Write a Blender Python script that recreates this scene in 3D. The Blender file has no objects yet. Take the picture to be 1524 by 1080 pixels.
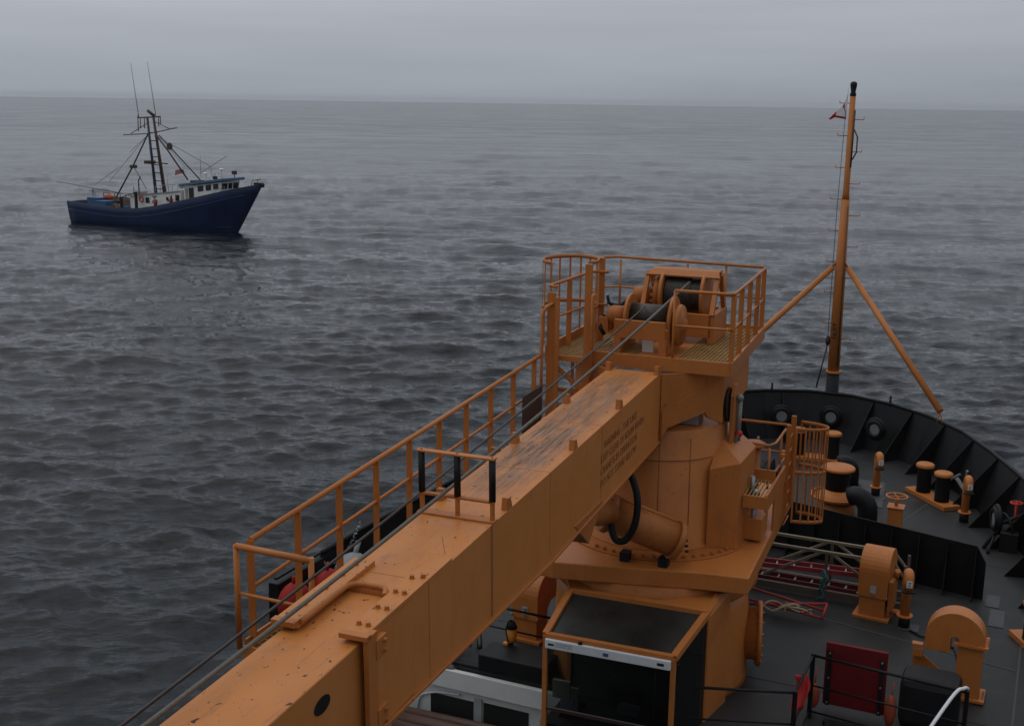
import bpy, bmesh, math, random
import numpy as np
from mathutils import Vector, Matrix
random.seed(7)
V=Vector; R=math.radians; pi=math.pi
scene=bpy.context.scene
col=scene.collection
# ---------------------------------------------------------------- camera
CAMH=9.0; PITCH=R(12.2); ROLL=R(0.8); AZ=R(24.3)
f=V((-math.sin(AZ)*math.cos(PITCH),math.cos(AZ)*math.cos(PITCH),-math.sin(PITCH)))
r0=V((math.cos(AZ),math.sin(AZ),0)); u0=r0.cross(f)
rr=math.cos(ROLL)*r0+math.sin(ROLL)*u0; uu=-math.sin(ROLL)*r0+math.cos(ROLL)*u0
cam=bpy.data.cameras.new('camera'); camo=bpy.data.objects.new('camera',cam); col.objects.link(camo)
M=Matrix.Identity(4)
for i in range(3):
    M[i][0]=rr[i]; M[i][1]=uu[i]; M[i][2]=-f[i]
M[0][3]=0; M[1][3]=0; M[2][3]=CAMH
camo.matrix_world=M
cam.sensor_width=36; cam.lens=36*1800/1524; cam.clip_start=0.1; cam.clip_end=40000
scene.camera=camo
scene.render.resolution_x=1024; scene.render.resolution_y=725
scene.view_settings.view_transform='Standard'; scene.view_settings.look='None'
scene.view_settings.exposure=-0.05; scene.view_settings.gamma=1
# ---------------------------------------------------------------- sky + soft sun (overcast)
SUN_EL=R(70); SUN_AZ=R(-100)      # high, from port (azimuth from +Y, clockwise)
w=bpy.data.worlds.new('World'); scene.world=w; w.use_nodes=True
nt=w.node_tree; nt.nodes.clear()
def N(nt,t,**k):
    n=nt.nodes.new(t)
    for a,b in k.items(): setattr(n,a,b)
    return n
out=N(nt,'ShaderNodeOutputWorld'); bg=N(nt,'ShaderNodeBackground'); bg.inputs['Strength'].default_value=0.1
sky=N(nt,'ShaderNodeTexSky'); sky.sky_type='NISHITA'; sky.sun_disc=False; sky.sun_elevation=SUN_EL; sky.sun_rotation=SUN_AZ
sky.air_density=1.0; sky.dust_density=4; sky.ozone_density=1
tc=N(nt,'ShaderNodeTexCoord'); sep=N(nt,'ShaderNodeSeparateXYZ')
nt.links.new(tc.outputs['Generated'],sep.inputs[0])
ramp=N(nt,'ShaderNodeValToRGB'); cr=ramp.color_ramp
cr.elements[0].position=0.0; cr.elements[0].color=(3.15,3.40,3.85,1)
cr.elements[1].position=1.0; cr.elements[1].color=(5.6,5.85,6.2,1)
for p,c in ((0.02,(3.30,3.58,3.98)),(0.07,(3.90,4.13,4.62)),(0.3,(4.0,4.25,4.65)),(0.6,(5.6,5.8,6.1))):
    e=cr.elements.new(p); e.color=(*c,1)
nt.links.new(sep.outputs['Z'],ramp.inputs['Fac'])
mp=N(nt,'ShaderNodeMapping'); mp.inputs['Scale'].default_value=(1,1,13)
nz=N(nt,'ShaderNodeTexNoise'); nz.inputs['Scale'].default_value=2.2; nz.inputs['Detail'].default_value=5
nt.links.new(tc.outputs['Generated'],mp.inputs[0]); nt.links.new(mp.outputs[0],nz.inputs['Vector'])
mr=N(nt,'ShaderNodeMapRange'); mr.inputs[1].default_value=0.3; mr.inputs[2].default_value=0.7; mr.inputs[3].default_value=0.925; mr.inputs[4].default_value=1.075
nt.links.new(nz.outputs['Fac'],mr.inputs[0])
mul=N(nt,'ShaderNodeVectorMath',operation='SCALE'); nt.links.new(ramp.outputs[0],mul.inputs[0]); dt=N(nt,'ShaderNodeVectorMath',operation='DOT_PRODUCT'); nt.links.new(tc.outputs['Generated'],dt.inputs[0]); dt.inputs[1].default_value=(-.60,.35,.72)
mr2=N(nt,'ShaderNodeMapRange'); mr2.inputs[1].default_value=-.6; mr2.inputs[2].default_value=.9; mr2.inputs[3].default_value=.68; mr2.inputs[4].default_value=1.22
nt.links.new(dt.outputs['Value'],mr2.inputs[0]); mm=N(nt,'ShaderNodeMath',operation='MULTIPLY'); nt.links.new(mr.outputs[0],mm.inputs[0]); nt.links.new(mr2.outputs[0],mm.inputs[1])
nt.links.new(mm.outputs[0],mul.inputs['Scale'])
mix=N(nt,'ShaderNodeMixRGB'); mix.inputs[0].default_value=0.95
nt.links.new(sky.outputs[0],mix.inputs[1]); nt.links.new(mul.outputs[0],mix.inputs[2])
nt.links.new(mix.outputs[0],bg.inputs[0]); nt.links.new(bg.outputs[0],out.inputs[0])
sl=bpy.data.lights.new('sun','SUN'); sl.energy=0.5; sl.angle=R(60); sl.color=(1,0.96,0.9)
so=bpy.data.objects.new('sun',sl); col.objects.link(so)
sd=V((math.sin(SUN_AZ)*math.cos(SUN_EL),math.cos(SUN_AZ)*math.cos(SUN_EL),math.sin(SUN_EL)))
so.rotation_euler=sd.to_track_quat('Z','Y').to_euler()
# ---------------------------------------------------------------- materials
MATS={}
def mat(name,colr,rough=0.5,metal=0.0,var=0.08,vscale=3.0,bump=0.0,bscale=60,spec=0.5,dirt=None,dirtamt=0.0,dscale=2.0,coat=0.0,stretch=(1,1,1),drip=0):
    if name in MATS: return MATS[name]
    m=bpy.data.materials.new(name); m.use_nodes=True; t=m.node_tree; b=t.nodes['Principled BSDF']
    b.inputs['Roughness'].default_value=rough; b.inputs['Metallic'].default_value=metal
    b.inputs['Specular IOR Level'].default_value=spec; b.inputs['Coat Weight'].default_value=coat
    c=N(t,'ShaderNodeTexCoord'); mpn=N(t,'ShaderNodeMapping'); mpn.inputs['Scale'].default_value=stretch
    t.links.new(c.outputs['Object'],mpn.inputs[0])
    n1=N(t,'ShaderNodeTexNoise'); n1.inputs['Scale'].default_value=vscale; n1.inputs['Detail'].default_value=6
    t.links.new(mpn.outputs[0],n1.inputs['Vector'])
    m1=N(t,'ShaderNodeMapRange'); m1.inputs[1].default_value=.25; m1.inputs[2].default_value=.75; m1.inputs[3].default_value=1-var; m1.inputs[4].default_value=1+var
    t.links.new(n1.outputs['Fac'],m1.inputs[0])
    s=N(t,'ShaderNodeVectorMath',operation='SCALE'); s.inputs[0].default_value=colr[:3]
    t.links.new(m1.outputs[0],s.inputs['Scale'])
    last=s.outputs[0]
    if dirt:
        n2=N(t,'ShaderNodeTexNoise'); n2.inputs['Scale'].default_value=dscale; n2.inputs['Detail'].default_value=9; n2.inputs['Roughness'].default_value=.7
        t.links.new(mpn.outputs[0],n2.inputs['Vector'])
        m2=N(t,'ShaderNodeMapRange'); m2.inputs[1].default_value=.52; m2.inputs[2].default_value=.72; m2.inputs[3].default_value=0; m2.inputs[4].default_value=dirtamt
        t.links.new(n2.outputs['Fac'],m2.inputs[0])
        x=N(t,'ShaderNodeMixRGB'); x.inputs[2].default_value=(*dirt,1)
        t.links.new(m2.outputs[0],x.inputs[0]); t.links.new(last,x.inputs[1]); last=x.outputs[0]
    if drip:
        mpd=N(t,'ShaderNodeMapping'); mpd.inputs['Scale'].default_value=(1,1,.12); t.links.new(c.outputs['Object'],mpd.inputs[0])
        nd=N(t,'ShaderNodeTexNoise'); nd.inputs['Scale'].default_value=9; nd.inputs['Detail'].default_value=7; nd.inputs['Roughness'].default_value=.65; t.links.new(mpd.outputs[0],nd.inputs['Vector'])
        md=N(t,'ShaderNodeMapRange'); md.inputs[1].default_value=.54; md.inputs[2].default_value=.74; md.inputs[4].default_value=drip; t.links.new(nd.outputs['Fac'],md.inputs[0])
        xd=N(t,'ShaderNodeMixRGB'); xd.inputs[2].default_value=(.10,.04,.022,1); t.links.new(md.outputs[0],xd.inputs[0]); t.links.new(last,xd.inputs[1]); last=xd.outputs[0]
        nr_=N(t,'ShaderNodeTexNoise'); nr_.inputs['Scale'].default_value=26; nr_.inputs['Detail'].default_value=3; t.links.new(c.outputs['Object'],nr_.inputs['Vector'])
        mr_=N(t,'ShaderNodeMapRange'); mr_.inputs[1].default_value=.70; mr_.inputs[2].default_value=.72; mr_.inputs[4].default_value=.8; t.links.new(nr_.outputs['Fac'],mr_.inputs[0])
        xr=N(t,'ShaderNodeMixRGB'); xr.inputs[2].default_value=(.05,.02,.012,1); t.links.new(mr_.outputs[0],xr.inputs[0]); t.links.new(last,xr.inputs[1]); last=xr.outputs[0]
    t.links.new(last,b.inputs['Base Color'])
    m3=N(t,'ShaderNodeMapRange'); m3.inputs[3].default_value=max(.02,rough-.1); m3.inputs[4].default_value=min(1,rough+.12)
    t.links.new(n1.outputs['Fac'],m3.inputs[0]); t.links.new(m3.outputs[0],b.inputs['Roughness'])
    if bump:
        n4=N(t,'ShaderNodeTexNoise'); n4.inputs['Scale'].default_value=bscale; n4.inputs['Detail'].default_value=4
        t.links.new(c.outputs['Object'],n4.inputs['Vector'])
        bp=N(t,'ShaderNodeBump'); bp.inputs['Strength'].default_value=bump; bp.inputs['Distance'].default_value=.01
        t.links.new(n4.outputs['Fac'],bp.inputs['Height']); t.links.new(bp.outputs[0],b.inputs['Normal'])
    MATS[name]=m; return m
ORC=(0.455,0.158,0.038)
ORG=mat('buff_paint',ORC,.42,var=.07,vscale=1.5,bump=.12,bscale=9,dirt=(.17,.055,.02),dirtamt=.35,dscale=1.7,spec=.28,drip=.16)
ORD=mat('buff_paint_dull',(0.40,0.136,0.033),.5,var=.1,vscale=3,bump=.1,bscale=14,dirt=(.12,.05,.025),dirtamt=.55,dscale=3,spec=.28,drip=.22)
BLK=mat('black_paint',(.0085,.0087,.0093),.45,var=.3,vscale=1.2,bump=.2,bscale=5,dirt=(.022,.023,.024),dirtamt=.5,dscale=1.4,spec=.2)
BLK2=mat('black_rubber',(.008,.008,.009),.6,var=.2,spec=.3)
ROPE=mat('wire_rope',(.12,.105,.085),.55,.2,var=.3,vscale=30,bump=.4,bscale=120)
ROPED=mat('greased_rope',(.042,.033,.028),.45,.2,var=.35,vscale=20)
STEEL=mat('bare_steel',(.30,.31,.32),.35,.7)
WHITE=mat('white_paint',(.62,.63,.62),.45,var=.06,dirt=(.3,.25,.18),dirtamt=.4,dscale=1.5)
WHITEC=mat('clean_white_paint',(.66,.68,.70),.35)
GREYP=mat('grey_paint',(.16,.17,.18),.5)
RED=mat('red_paint',(.12,.007,.009),.6,var=.15,spec=.25)
REDB=mat('bright_red',(.45,.02,.015),.55)
RUST=mat('rusty_brown',(.075,.035,.024),.55,var=.35,vscale=4,dirt=(.02,.012,.01),dirtamt=.6,dscale=5,stretch=(.3,3,3))
GRAT=mat('grating_paint',(.36,.20,.06),.55,var=.15,dirt=(.1,.06,.03),dirtamt=.6)
MESHM=mat('brown_mesh',(.06,.042,.034),.8,var=.25,vscale=40,stretch=(1,6,.3))
BLUEH=mat('blue_hull',(.0085,.020,.072),.55,var=.4,vscale=.6,spec=.25,dirt=(.03,.022,.02),dirtamt=.45,dscale=.5,bump=.2,bscale=1)
BLUER=mat('blue_trim',(.035,.115,.25),.5,var=.15)
BLUET=mat('blue_tote',(.03,.095,.22),.6)
TEAL=mat('teal_rope',(.02,.13,.12),.8)
TAN=mat('tan_rope',(.38,.29,.18),.9)
OLIVE=mat('olive_aluminium',(.20,.165,.11),.55,.2,var=.15)
SKIN=mat('skin',(.30,.17,.11),.6)
DARKC=mat('dark_cloth',(.012,.014,.02),.9)
ORV=mat('orange_vest',(.38,.05,.03),.8)
YEL=mat('yellow_orange',(.62,.23,.02),.5)
BUOY=mat('orange_buoy',(.27,.05,.02),.6)
DECKW=mat('boat_deck',(.16,.13,.11),.8,var=.3,vscale=1)
RUSTM=mat('boat_mast',(.05,.035,.03),.7,var=.4,vscale=2)
NAVYM=mat('boat_mast_blue',(.02,.035,.07),.6,var=.3)
def deckmat():
    m=mat('deck_paint',(.023,.0232,.0242),.48,var=.28,vscale=.9,bump=.4,bscale=140,dirt=(.050,.047,.044),dirtamt=.6,dscale=2.2,spec=.3,drip=0)
    return m
DECK=deckmat()
def glassmat(name,tint,tr):
    m=bpy.data.materials.new(name); m.use_nodes=True; t=m.node_tree; t.nodes.clear()
    o=N(t,'ShaderNodeOutputMaterial'); g=N(t,'ShaderNodeBsdfGlossy'); g.inputs['Roughness'].default_value=.03; g.inputs['Color'].default_value=(.9,.9,.9,1)
    tp=N(t,'ShaderNodeBsdfTransparent'); tp.inputs['Color'].default_value=(*tint,1)
    fr=N(t,'ShaderNodeFresnel'); fr.inputs['IOR'].default_value=1.5
    mx=N(t,'ShaderNodeMixShader'); t.links.new(fr.outputs[0],mx.inputs[0]); t.links.new(tp.outputs[0],mx.inputs[1]); t.links.new(g.outputs[0],mx.inputs[2]); t.links.new(mx.outputs[0],o.inputs[0])
    return m
GLASS=glassmat('tinted_glass',(.26,.30,.29),1)
BGLASS=mat('boat_glass',(.015,.018,.02),.15)
def boomtop():
    # weathered paint: rust streaks and bare patches running along the boom, with chips
    m=bpy.data.materials.new('boom_paint'); m.use_nodes=True; t=m.node_tree; b=t.nodes['Principled BSDF']
    b.inputs['Roughness'].default_value=.42; b.inputs['Specular IOR Level'].default_value=.3
    c=N(t,'ShaderNodeTexCoord'); sp=N(t,'ShaderNodeSeparateXYZ'); t.links.new(c.outputs['Object'],sp.inputs[0])
    geo=N(t,'ShaderNodeNewGeometry'); 
    def noise(scale,stretch,detail=6,rough=.6,off=(0,0,0)):
        mpn=N(t,'ShaderNodeMapping'); mpn.inputs['Scale'].default_value=stretch; mpn.inputs['Location'].default_value=off
        t.links.new(c.outputs['Object'],mpn.inputs[0]); n=N(t,'ShaderNodeTexNoise'); n.inputs['Scale'].default_value=scale; n.inputs['Detail'].default_value=detail; n.inputs['Roughness'].default_value=rough
        t.links.new(mpn.outputs[0],n.inputs['Vector']); return n.outputs['Fac']
    def rng(i,a,b_,c_,d_):
        n=N(t,'ShaderNodeMapRange'); n.inputs[1].default_value=a; n.inputs[2].default_value=b_; n.inputs[3].default_value=c_; n.inputs[4].default_value=d_
        t.links.new(i,n.inputs[0]); return n.outputs[0]
    def mth(op,a,b_):
        n=N(t,'ShaderNodeMath',operation=op); n.use_clamp=False
        for i,v in enumerate((a,b_)):
            if isinstance(v,(int,float)): n.inputs[i].default_value=v
            else: t.links.new(v,n.inputs[i])
        return n.outputs[0]
    def mixc(fac,a,colr):
        x=N(t,'ShaderNodeMixRGB'); x.inputs[2].default_value=(*colr,1)
        t.links.new(fac,x.inputs[0])
        if isinstance(a,tuple): x.inputs[1].default_value=(*a,1)
        else: t.links.new(a,x.inputs[1])
        return x.outputs[0]
    up=rng(geo.outputs['Normal'],0,1,0,1)
    sn=N(t,'ShaderNodeSeparateXYZ'); t.links.new(geo.outputs['Normal'],sn.inputs[0]); up=rng(sn.outputs[2],.7,.95,0,1)
    # worn zone grows toward the crane house (local y = -5.5 .. 0)
    zone=rng(sp.outputs[1],-6.1,-4.9,0,1)
    zone=mth('MULTIPLY',zone,rng(sp.outputs[1],-.9,-.1,1,.15))
    across=rng(sp.outputs[0],-.40,-.22,.1,1); across2=rng(sp.outputs[0],.16,.34,1,.05)
    zone=mth('MULTIPLY',mth('MULTIPLY',zone,mth('MULTIPLY',across,across2)),up)
    base=mixc(rng(noise(2,(1,1,1)),.35,.65,0,.5),(0.55,0.208,0.053),(.48,.170,.040))
    blot=rng(noise(3.5,(1,.6,1),8,.7,(3,1,0)),.56,.72,0,.45); base=mixc(mth('MULTIPLY',blot,up),base,(.30,.12,.055))
    # scuffs
    brk_=rng(noise(6,(1,.25,1),8,.75,(4,4,0)),.36,.52,.0,1); zone=mth('MULTIPLY',zone,brk_)
    base=mixc(mth('MULTIPLY',zone,.55),base,(.30,.165,.095))
    near_=mth('MULTIPLY',rng(sp.outputs[1],-3.6,-2.2,1,.45),rng(sp.outputs[0],-.05,.25,1,.6))
    s1=rng(noise(22,(1,.035,1),10,.75),.42,.58,0,1); base=mixc(mth('MULTIPLY',mth('MULTIPLY',s1,zone),.75),base,(.17,.083,.048))
    s2=rng(noise(15,(1,.05,1),10,.78,(5,0,0)),.50,.62,0,1); base=mixc(mth('MULTIPLY',mth('MULTIPLY',s2,zone),.75),base,(.42,.28,.18))
    s3=rng(noise(30,(1,.045,1),10,.8,(9,2,0)),.46,.56,0,1); base=mixc(mth('MULTIPLY',mth('MULTIPLY',s3,mth('MULTIPLY',zone,near_)),.95),base,(.055,.030,.019))
    # faint scuffs along the whole boom
    s4=rng(noise(14,(1,.08,1),8,.75,(2,7,0)),.56,.68,0,.5); base=mixc(mth('MULTIPLY',s4,up),base,(.17,.09,.055))
    # chips
    ch=rng(noise(16,(1,.7,1),3,.5,(1,4,0)),.67,.69,0,1); base=mixc(mth('MULTIPLY',ch,up),base,(.05,.02,.013))
    ch2=rng(noise(38,(1,.8,1),2,.5,(7,4,0)),.72,.735,0,1); base=mixc(mth('MULTIPLY',ch2,up),base,(.03,.015,.012))
    side=rng(sn.outputs[2],.2,.6,1,0)
    dr=rng(noise(5,(1,1,.3),7,.65,(0,3,0)),.50,.74,0,.16); base=mixc(mth('MULTIPLY',dr,side),base,(.14,.05,.02))
    fd=rng(noise(.7,(1,.5,1),4,.6,(0,8,2)),.45,.65,0,.35); base=mixc(mth('MULTIPLY',fd,side),base,(.58,.24,.08))
    t.links.new(base,b.inputs['Base Color'])
    t.links.new(rng(noise(2.5,(1,1,1)),.3,.7,.34,.5),b.inputs['Roughness'])
    bp=N(t,'ShaderNodeBump'); bp.inputs['Strength'].default_value=.1; bp.inputs['Distance'].default_value=.01
    t.links.new(noise(8,(1,1,1),4),bp.inputs['Height']); t.links.new(bp.outputs[0],b.inputs['Normal'])
    return m
BOOM=boomtop()
# ---------------------------------------------------------------- mesh builder
class MB:
    def __init__(s): s.v=[]; s.f=[]; s.sm=[]; s.mi=[]; s.cm=0
    def add(s,vs,fs,smooth=False):
        o=len(s.v); s.v+= [tuple(v) for v in vs]
        for x in fs: s.f.append([i+o for i in x]); s.sm.append(smooth); s.mi.append(s.cm)
        return s
    def box(s,c,d,rot=None):
        x,y,z=[a/2 for a in d]; P=[V(p) for p in ((-x,-y,-z),(x,-y,-z),(x,y,-z),(-x,y,-z),(-x,-y,z),(x,-y,z),(x,y,z),(-x,y,z))]
        if rot is not None: P=[rot@p for p in P]
        P=[p+V(c) for p in P]
        return s.add(P,[(0,3,2,1),(4,5,6,7),(0,1,5,4),(1,2,6,5),(2,3,7,6),(3,0,4,7)])
    def bb(s,x0,x1,y0,y1,z0,z1): return s.box(((x0+x1)/2,(y0+y1)/2,(z0+z1)/2),(abs(x1-x0),abs(y1-y0),abs(z1-z0)))
    def bar(s,p,q,wd,h,up=(0,0,1)):
        p,q=V(p),V(q); d=(q-p); L=d.length; d.normalize(); a=d.cross(V(up))
        if a.length<1e-3: a=d.cross(V((0,1,0)))
        a.normalize(); b=a.cross(d)
        rot=Matrix((a,d,b)).transposed()
        return s.box((p+q)/2,(wd,L,h),rot)
    def tube(s,pts,rad,n=8,closed=False):
        pts=[V(p) for p in pts]; m=len(pts); rads=rad if isinstance(rad,(list,tuple)) else [rad]*m
        vs=[];fs=[]; prev=None
        for i,p in enumerate(pts):
            if closed: d=(pts[(i+1)%m]-pts[i-1]).normalized()
            elif i==0: d=(pts[1]-p).normalized()
            elif i==m-1: d=(p-pts[-2]).normalized()
            else: d=((pts[i+1]-p).normalized()+(p-pts[i-1]).normalized()).normalized()
            if prev is None:
                a=d.cross(V((0,0,1)))
                if a.length<.05: a=d.cross(V((0,1,0)))
            else: a=prev-d*prev.dot(d)
            a.normalize(); prev=a; b=d.cross(a)
            for k in range(n):
                t=2*pi*k/n; vs.append(p+(a*math.cos(t)+b*math.sin(t))*rads[i])
        for i in range(m if closed else m-1):
            for k in range(n):
                A=i*n+k;B=i*n+(k+1)%n;j=(i+1)%m;Cc=j*n+(k+1)%n;D=j*n+k; fs.append((A,B,Cc,D))
        s.add(vs,fs,True)
        if not closed:
            o=len(s.v)-m*n
            s.f.append([o+k for k in range(n)][::-1]); s.sm.append(False); s.mi.append(s.cm)
            s.f.append([o+(m-1)*n+k for k in range(n)]); s.sm.append(False); s.mi.append(s.cm)
        return s
    def lathe(s,prof,c=(0,0,0),axis=(0,0,1),n=32,smooth=True,arc=None,caps=True):
        ax=V(axis).normalized(); a=ax.cross(V((0,0,1)))
        if a.length<.05: a=V((1,0,0))
        a.normalize(); b=ax.cross(a); vs=[];fs=[];c=V(c)
        for rad,z in prof:
            for k in range(n):
                t=2*pi*k/n; vs.append(c+ax*z+(a*math.cos(t)+b*math.sin(t))*rad)
        for i in range(len(prof)-1):
            for k in range(n): fs.append((i*n+k,i*n+(k+1)%n,(i+1)*n+(k+1)%n,(i+1)*n+k))
        o=len(s.v); s.add(vs,fs,smooth)
        if caps:
            if prof[0][0]>1e-4: s.f.append([o+k for k in range(n)][::-1]); s.sm.append(False); s.mi.append(s.cm)
            if prof[-1][0]>1e-4: s.f.append([o+(len(prof)-1)*n+k for k in range(n)]); s.sm.append(False); s.mi.append(s.cm)
        return s
    def prism(s,poly,ext):
        P=[V(p) for p in poly]; e=V(ext); n=len(P)
        nrm=V((0,0,0))
        for i in range(n): nrm+=P[i].cross(P[(i+1)%n])
        fl=nrm.dot(e)>0
        vs=P+[p+e for p in P]; a=list(range(n)); b=list(range(n,2*n))
        fs=[a[::-1] if fl else a, b if fl else b[::-1]]
        for i in range(n):
            j=(i+1)%n; q=(i,j,n+j,n+i); fs.append(q if fl else q[::-1])
        return s.add(vs,fs)
    def ball(s,c,rad,n=14,m=9):
        rx,ry,rz=(rad,)*3 if isinstance(rad,(int,float)) else rad; vs=[];fs=[]
        for i in range(m+1):
            ph=-pi/2+pi*i/m
            for k in range(n):
                t=2*pi*k/n; vs.append((c[0]+rx*math.cos(ph)*math.cos(t),c[1]+ry*math.cos(ph)*math.sin(t),c[2]+rz*math.sin(ph)))
        for i in range(m):
            for k in range(n): fs.append((i*n+k,i*n+(k+1)%n,(i+1)*n+(k+1)%n,(i+1)*n+k))
        return s.add(vs,fs,True)
    def ring(s,c,rad,tr,axis=(0,0,1),n=28,k=8):
        ax=V(axis).normalized(); a=ax.cross(V((0,0,1)))
        if a.length<.05: a=V((1,0,0))
        a.normalize(); b=ax.cross(a)
        return s.tube([V(c)+(a*math.cos(2*pi*i/n)+b*math.sin(2*pi*i/n))*rad for i in range(n)],tr,k,closed=True)
    def build(s,name,m,parent=None,bevel=0,loc=None):
        me=bpy.data.meshes.new(name); me.from_pydata(s.v,[],s.f)
        for i,p in enumerate(me.polygons): p.use_smooth=s.sm[i]; p.material_index=s.mi[i]
        for q in (m if isinstance(m,(list,tuple)) else [m]): me.materials.append(q)
        me.validate(); me.update()
        o=bpy.data.objects.new(name,me); col.objects.link(o)
        if parent is not None: o.parent=parent
        if loc: o.location=loc
        if bevel:
            b=o.modifiers.new('bevel','BEVEL'); b.width=bevel; b.segments=2; b.limit_method='ANGLE'; b.angle_limit=R(40); b.harden_normals=False
        return o
def tag(o,label=None,cat=None,group=None,kind=None):
    if label: o['label']=label
    if cat: o['category']=cat
    if group: o['group']=group
    if kind: o['kind']=kind
    return o
def empty(name,loc,label,cat,group=None,rz=0):
    o=bpy.data.objects.new(name,None); col.objects.link(o); o.location=loc; o.rotation_euler=(0,0,rz); o.empty_display_size=.2
    return tag(o,label,cat,group)
def copytree(o,loc=None,rz=None,label=None,parent=None):
    c=o.copy(); col.objects.link(c)
    if parent is not None: c.parent=parent
    if loc is not None: c.location=loc
    if rz is not None: c.rotation_euler=(0,0,rz)
    if label: c['label']=label
    for ch in [x for x in bpy.data.objects if x.parent==o]: copytree(ch,parent=c)
    return c
def textmesh(name,body,size,m,parent,matrix,ext=.001,align='LEFT'):
    cu=bpy.data.curves.new(name,'FONT'); cu.body=body; cu.size=size; cu.extrude=ext; cu.align_x=align; cu.space_line=1.1
    t=bpy.data.objects.new(name,cu); col.objects.link(t)
    bpy.context.view_layer.update()
    me=bpy.data.meshes.new_from_object(t); bpy.data.objects.remove(t); bpy.data.curves.remove(cu)
    me.transform(matrix); me.materials.clear(); me.materials.append(m)
    o=bpy.data.objects.new(name,me); col.objects.link(o); o.parent=parent; return o
# ================================================================ SEA
def sea():
    SEAZ=-7.0
    def tile(Lt,n,wind,V_w,lmin,lmax,amp,seed,chop,spread=2):
        rng=np.random.default_rng(seed)
        k1=np.fft.fftfreq(n,d=Lt/n)*2*np.pi; kx,ky=np.meshgrid(k1,k1,indexing='ij'); k=np.hypot(kx,ky); k[0,0]=1
        Lw=V_w**2/9.81; wx,wy=np.cos(wind),np.sin(wind); cs=(kx*wx+ky*wy)/k
        Ph=np.exp(-1/(k*Lw)**2)/k**4*(np.abs(cs)**spread)*np.where(cs<0,.25,1)
        lam=2*np.pi/k; Ph*=np.exp(-(lmin/lam)**2)*(lam<lmax)
        Ph[0,0]=0
        h=(rng.standard_normal((n,n))+1j*rng.standard_normal((n,n)))*np.sqrt(Ph)
        H=np.fft.ifft2(h).real; sc=amp/H.std(); H*=sc
        dx=np.fft.ifft2(-1j*kx/k*h).real*sc*chop; dy=np.fft.ifft2(-1j*ky/k*h).real*sc*chop
        return H,dx,dy
    def samp(T,Lt,x,y):
        n=T.shape[0]; u=(x/Lt*n)%n; v=(y/Lt*n)%n; i=np.floor(u).astype(int)%n; j=np.floor(v).astype(int)%n; a=u-np.floor(u); b=v-np.floor(v); i2=(i+1)%n;j2=(j+1)%n
        return T[i,j]*(1-a)*(1-b)+T[i2,j]*a*(1-b)+T[i,j2]*(1-a)*b+T[i2,j2]*a*b
    wind=R(-62)
    big=tile(311.,1024,wind,7.0,3.0,60,.15,3,.8,5)
    mid=tile(97.,1024,wind+.3,3.4,.4,9,.110,11,.7,3.5)
    sml=tile(23.,512,wind-.25,2.4,.22,3.0,.042,5,.3,2.5)
    # polar grid about the foot of the camera, fine over the sector ahead, coarse elsewhere
    th=np.concatenate([np.linspace(-85,-52,160)[:-1],np.linspace(-52,4,1250),np.linspace(4,40,170)[1:],np.linspace(40,275,60)[1:-1]])
    d0=CAMH-SEAZ
    rad=[3.0]
    while rad[-1]<9000:
        rr_=rad[-1]; step=max(.12,min(rr_**2/(d0*1209)*1.1,rr_*.03)); rad.append(rr_+step) if rr_>22 else rad.append(rr_+2.)
    rad=np.array(rad)
    T,Rr=np.meshgrid(np.radians(th),rad,indexing='xy'); X=Rr*np.sin(T); Y=Rr*np.cos(T)
    st=np.gradient(rad)[:,None]*np.ones_like(T)
    fb=np.clip(1.3-st/45,0.0,1); fm=np.clip(1.3-st/9.,0,1); fs=np.clip(1.3-st/1.6,0,1)
    c,s_=np.cos(.35),np.sin(.35)
    # patches of calmer water (slow variation)
    patch=.8+.35*np.sin(X/61+1.3*np.sin(Y/93))*np.cos(Y/47+np.sin(X/71))
    x2,y2=c*X-s_*Y,s_*X+c*Y
    Hh=samp(big[0],311,X,Y)*fb+samp(mid[0],97,x2,y2)*fm*patch+samp(sml[0],23,X,Y)*fs
    DX=samp(big[1],311,X,Y)*fb+(samp(mid[1],97,x2,y2)*c+samp(mid[2],97,x2,y2)*s_)*fm*patch+samp(sml[1],23,X,Y)*fs
    DY=samp(big[2],311,X,Y)*fb+(-samp(mid[1],97,x2,y2)*s_+samp(mid[2],97,x2,y2)*c)*fm*patch+samp(sml[2],23,X,Y)*fs
    P=np.stack([X-DX*.6*np.clip(1.3-st/2,0,1),Y-DY*.6*np.clip(1.3-st/2,0,1),SEAZ+Hh],-1)
    nr,nt_=X.shape; idx=np.arange(nr*nt_).reshape(nr,nt_)
    a=idx[:-1,:]; b=idx[1:,:]; an=np.roll(a,-1,1); bn=np.roll(b,-1,1)
    quads=np.stack([a,b,bn,an],-1).reshape(-1,4)[:, ::-1]
    cen=np.concatenate([P.reshape(-1,3),[[0,0,SEAZ]]]); ci=len(cen)-1
    me=bpy.data.meshes.new('sea'); nq=len(quads); tri=np.stack([idx[0],np.roll(idx[0],-1),np.full(nt_,ci)],-1)[:, ::-1]
    nl=nq*4+len(tri)*3
    me.vertices.add(len(cen)); me.vertices.foreach_set('co',cen.astype(np.float32).ravel())
    me.loops.add(nl); me.loops.foreach_set('vertex_index',np.concatenate([quads.ravel(),tri.ravel()]).astype(np.int32))
    me.polygons.add(nq+len(tri)); ls=np.concatenate([np.arange(nq)*4,nq*4+np.arange(len(tri))*3]).astype(np.int32)
    me.polygons.foreach_set('loop_start',ls); me.polygons.foreach_set('loop_total',np.concatenate([np.full(nq,4),np.full(len(tri),3)]).astype(np.int32))
    me.polygons.foreach_set('use_smooth',np.ones(nq+len(tri),bool)); me.update(); me.validate()
    print('sea verts',len(cen),'up',me.polygons[0].normal.z)
    m=bpy.data.materials.new('sea_water'); m.use_nodes=True; t=m.node_tree; bs=t.nodes['Principled BSDF']
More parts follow.
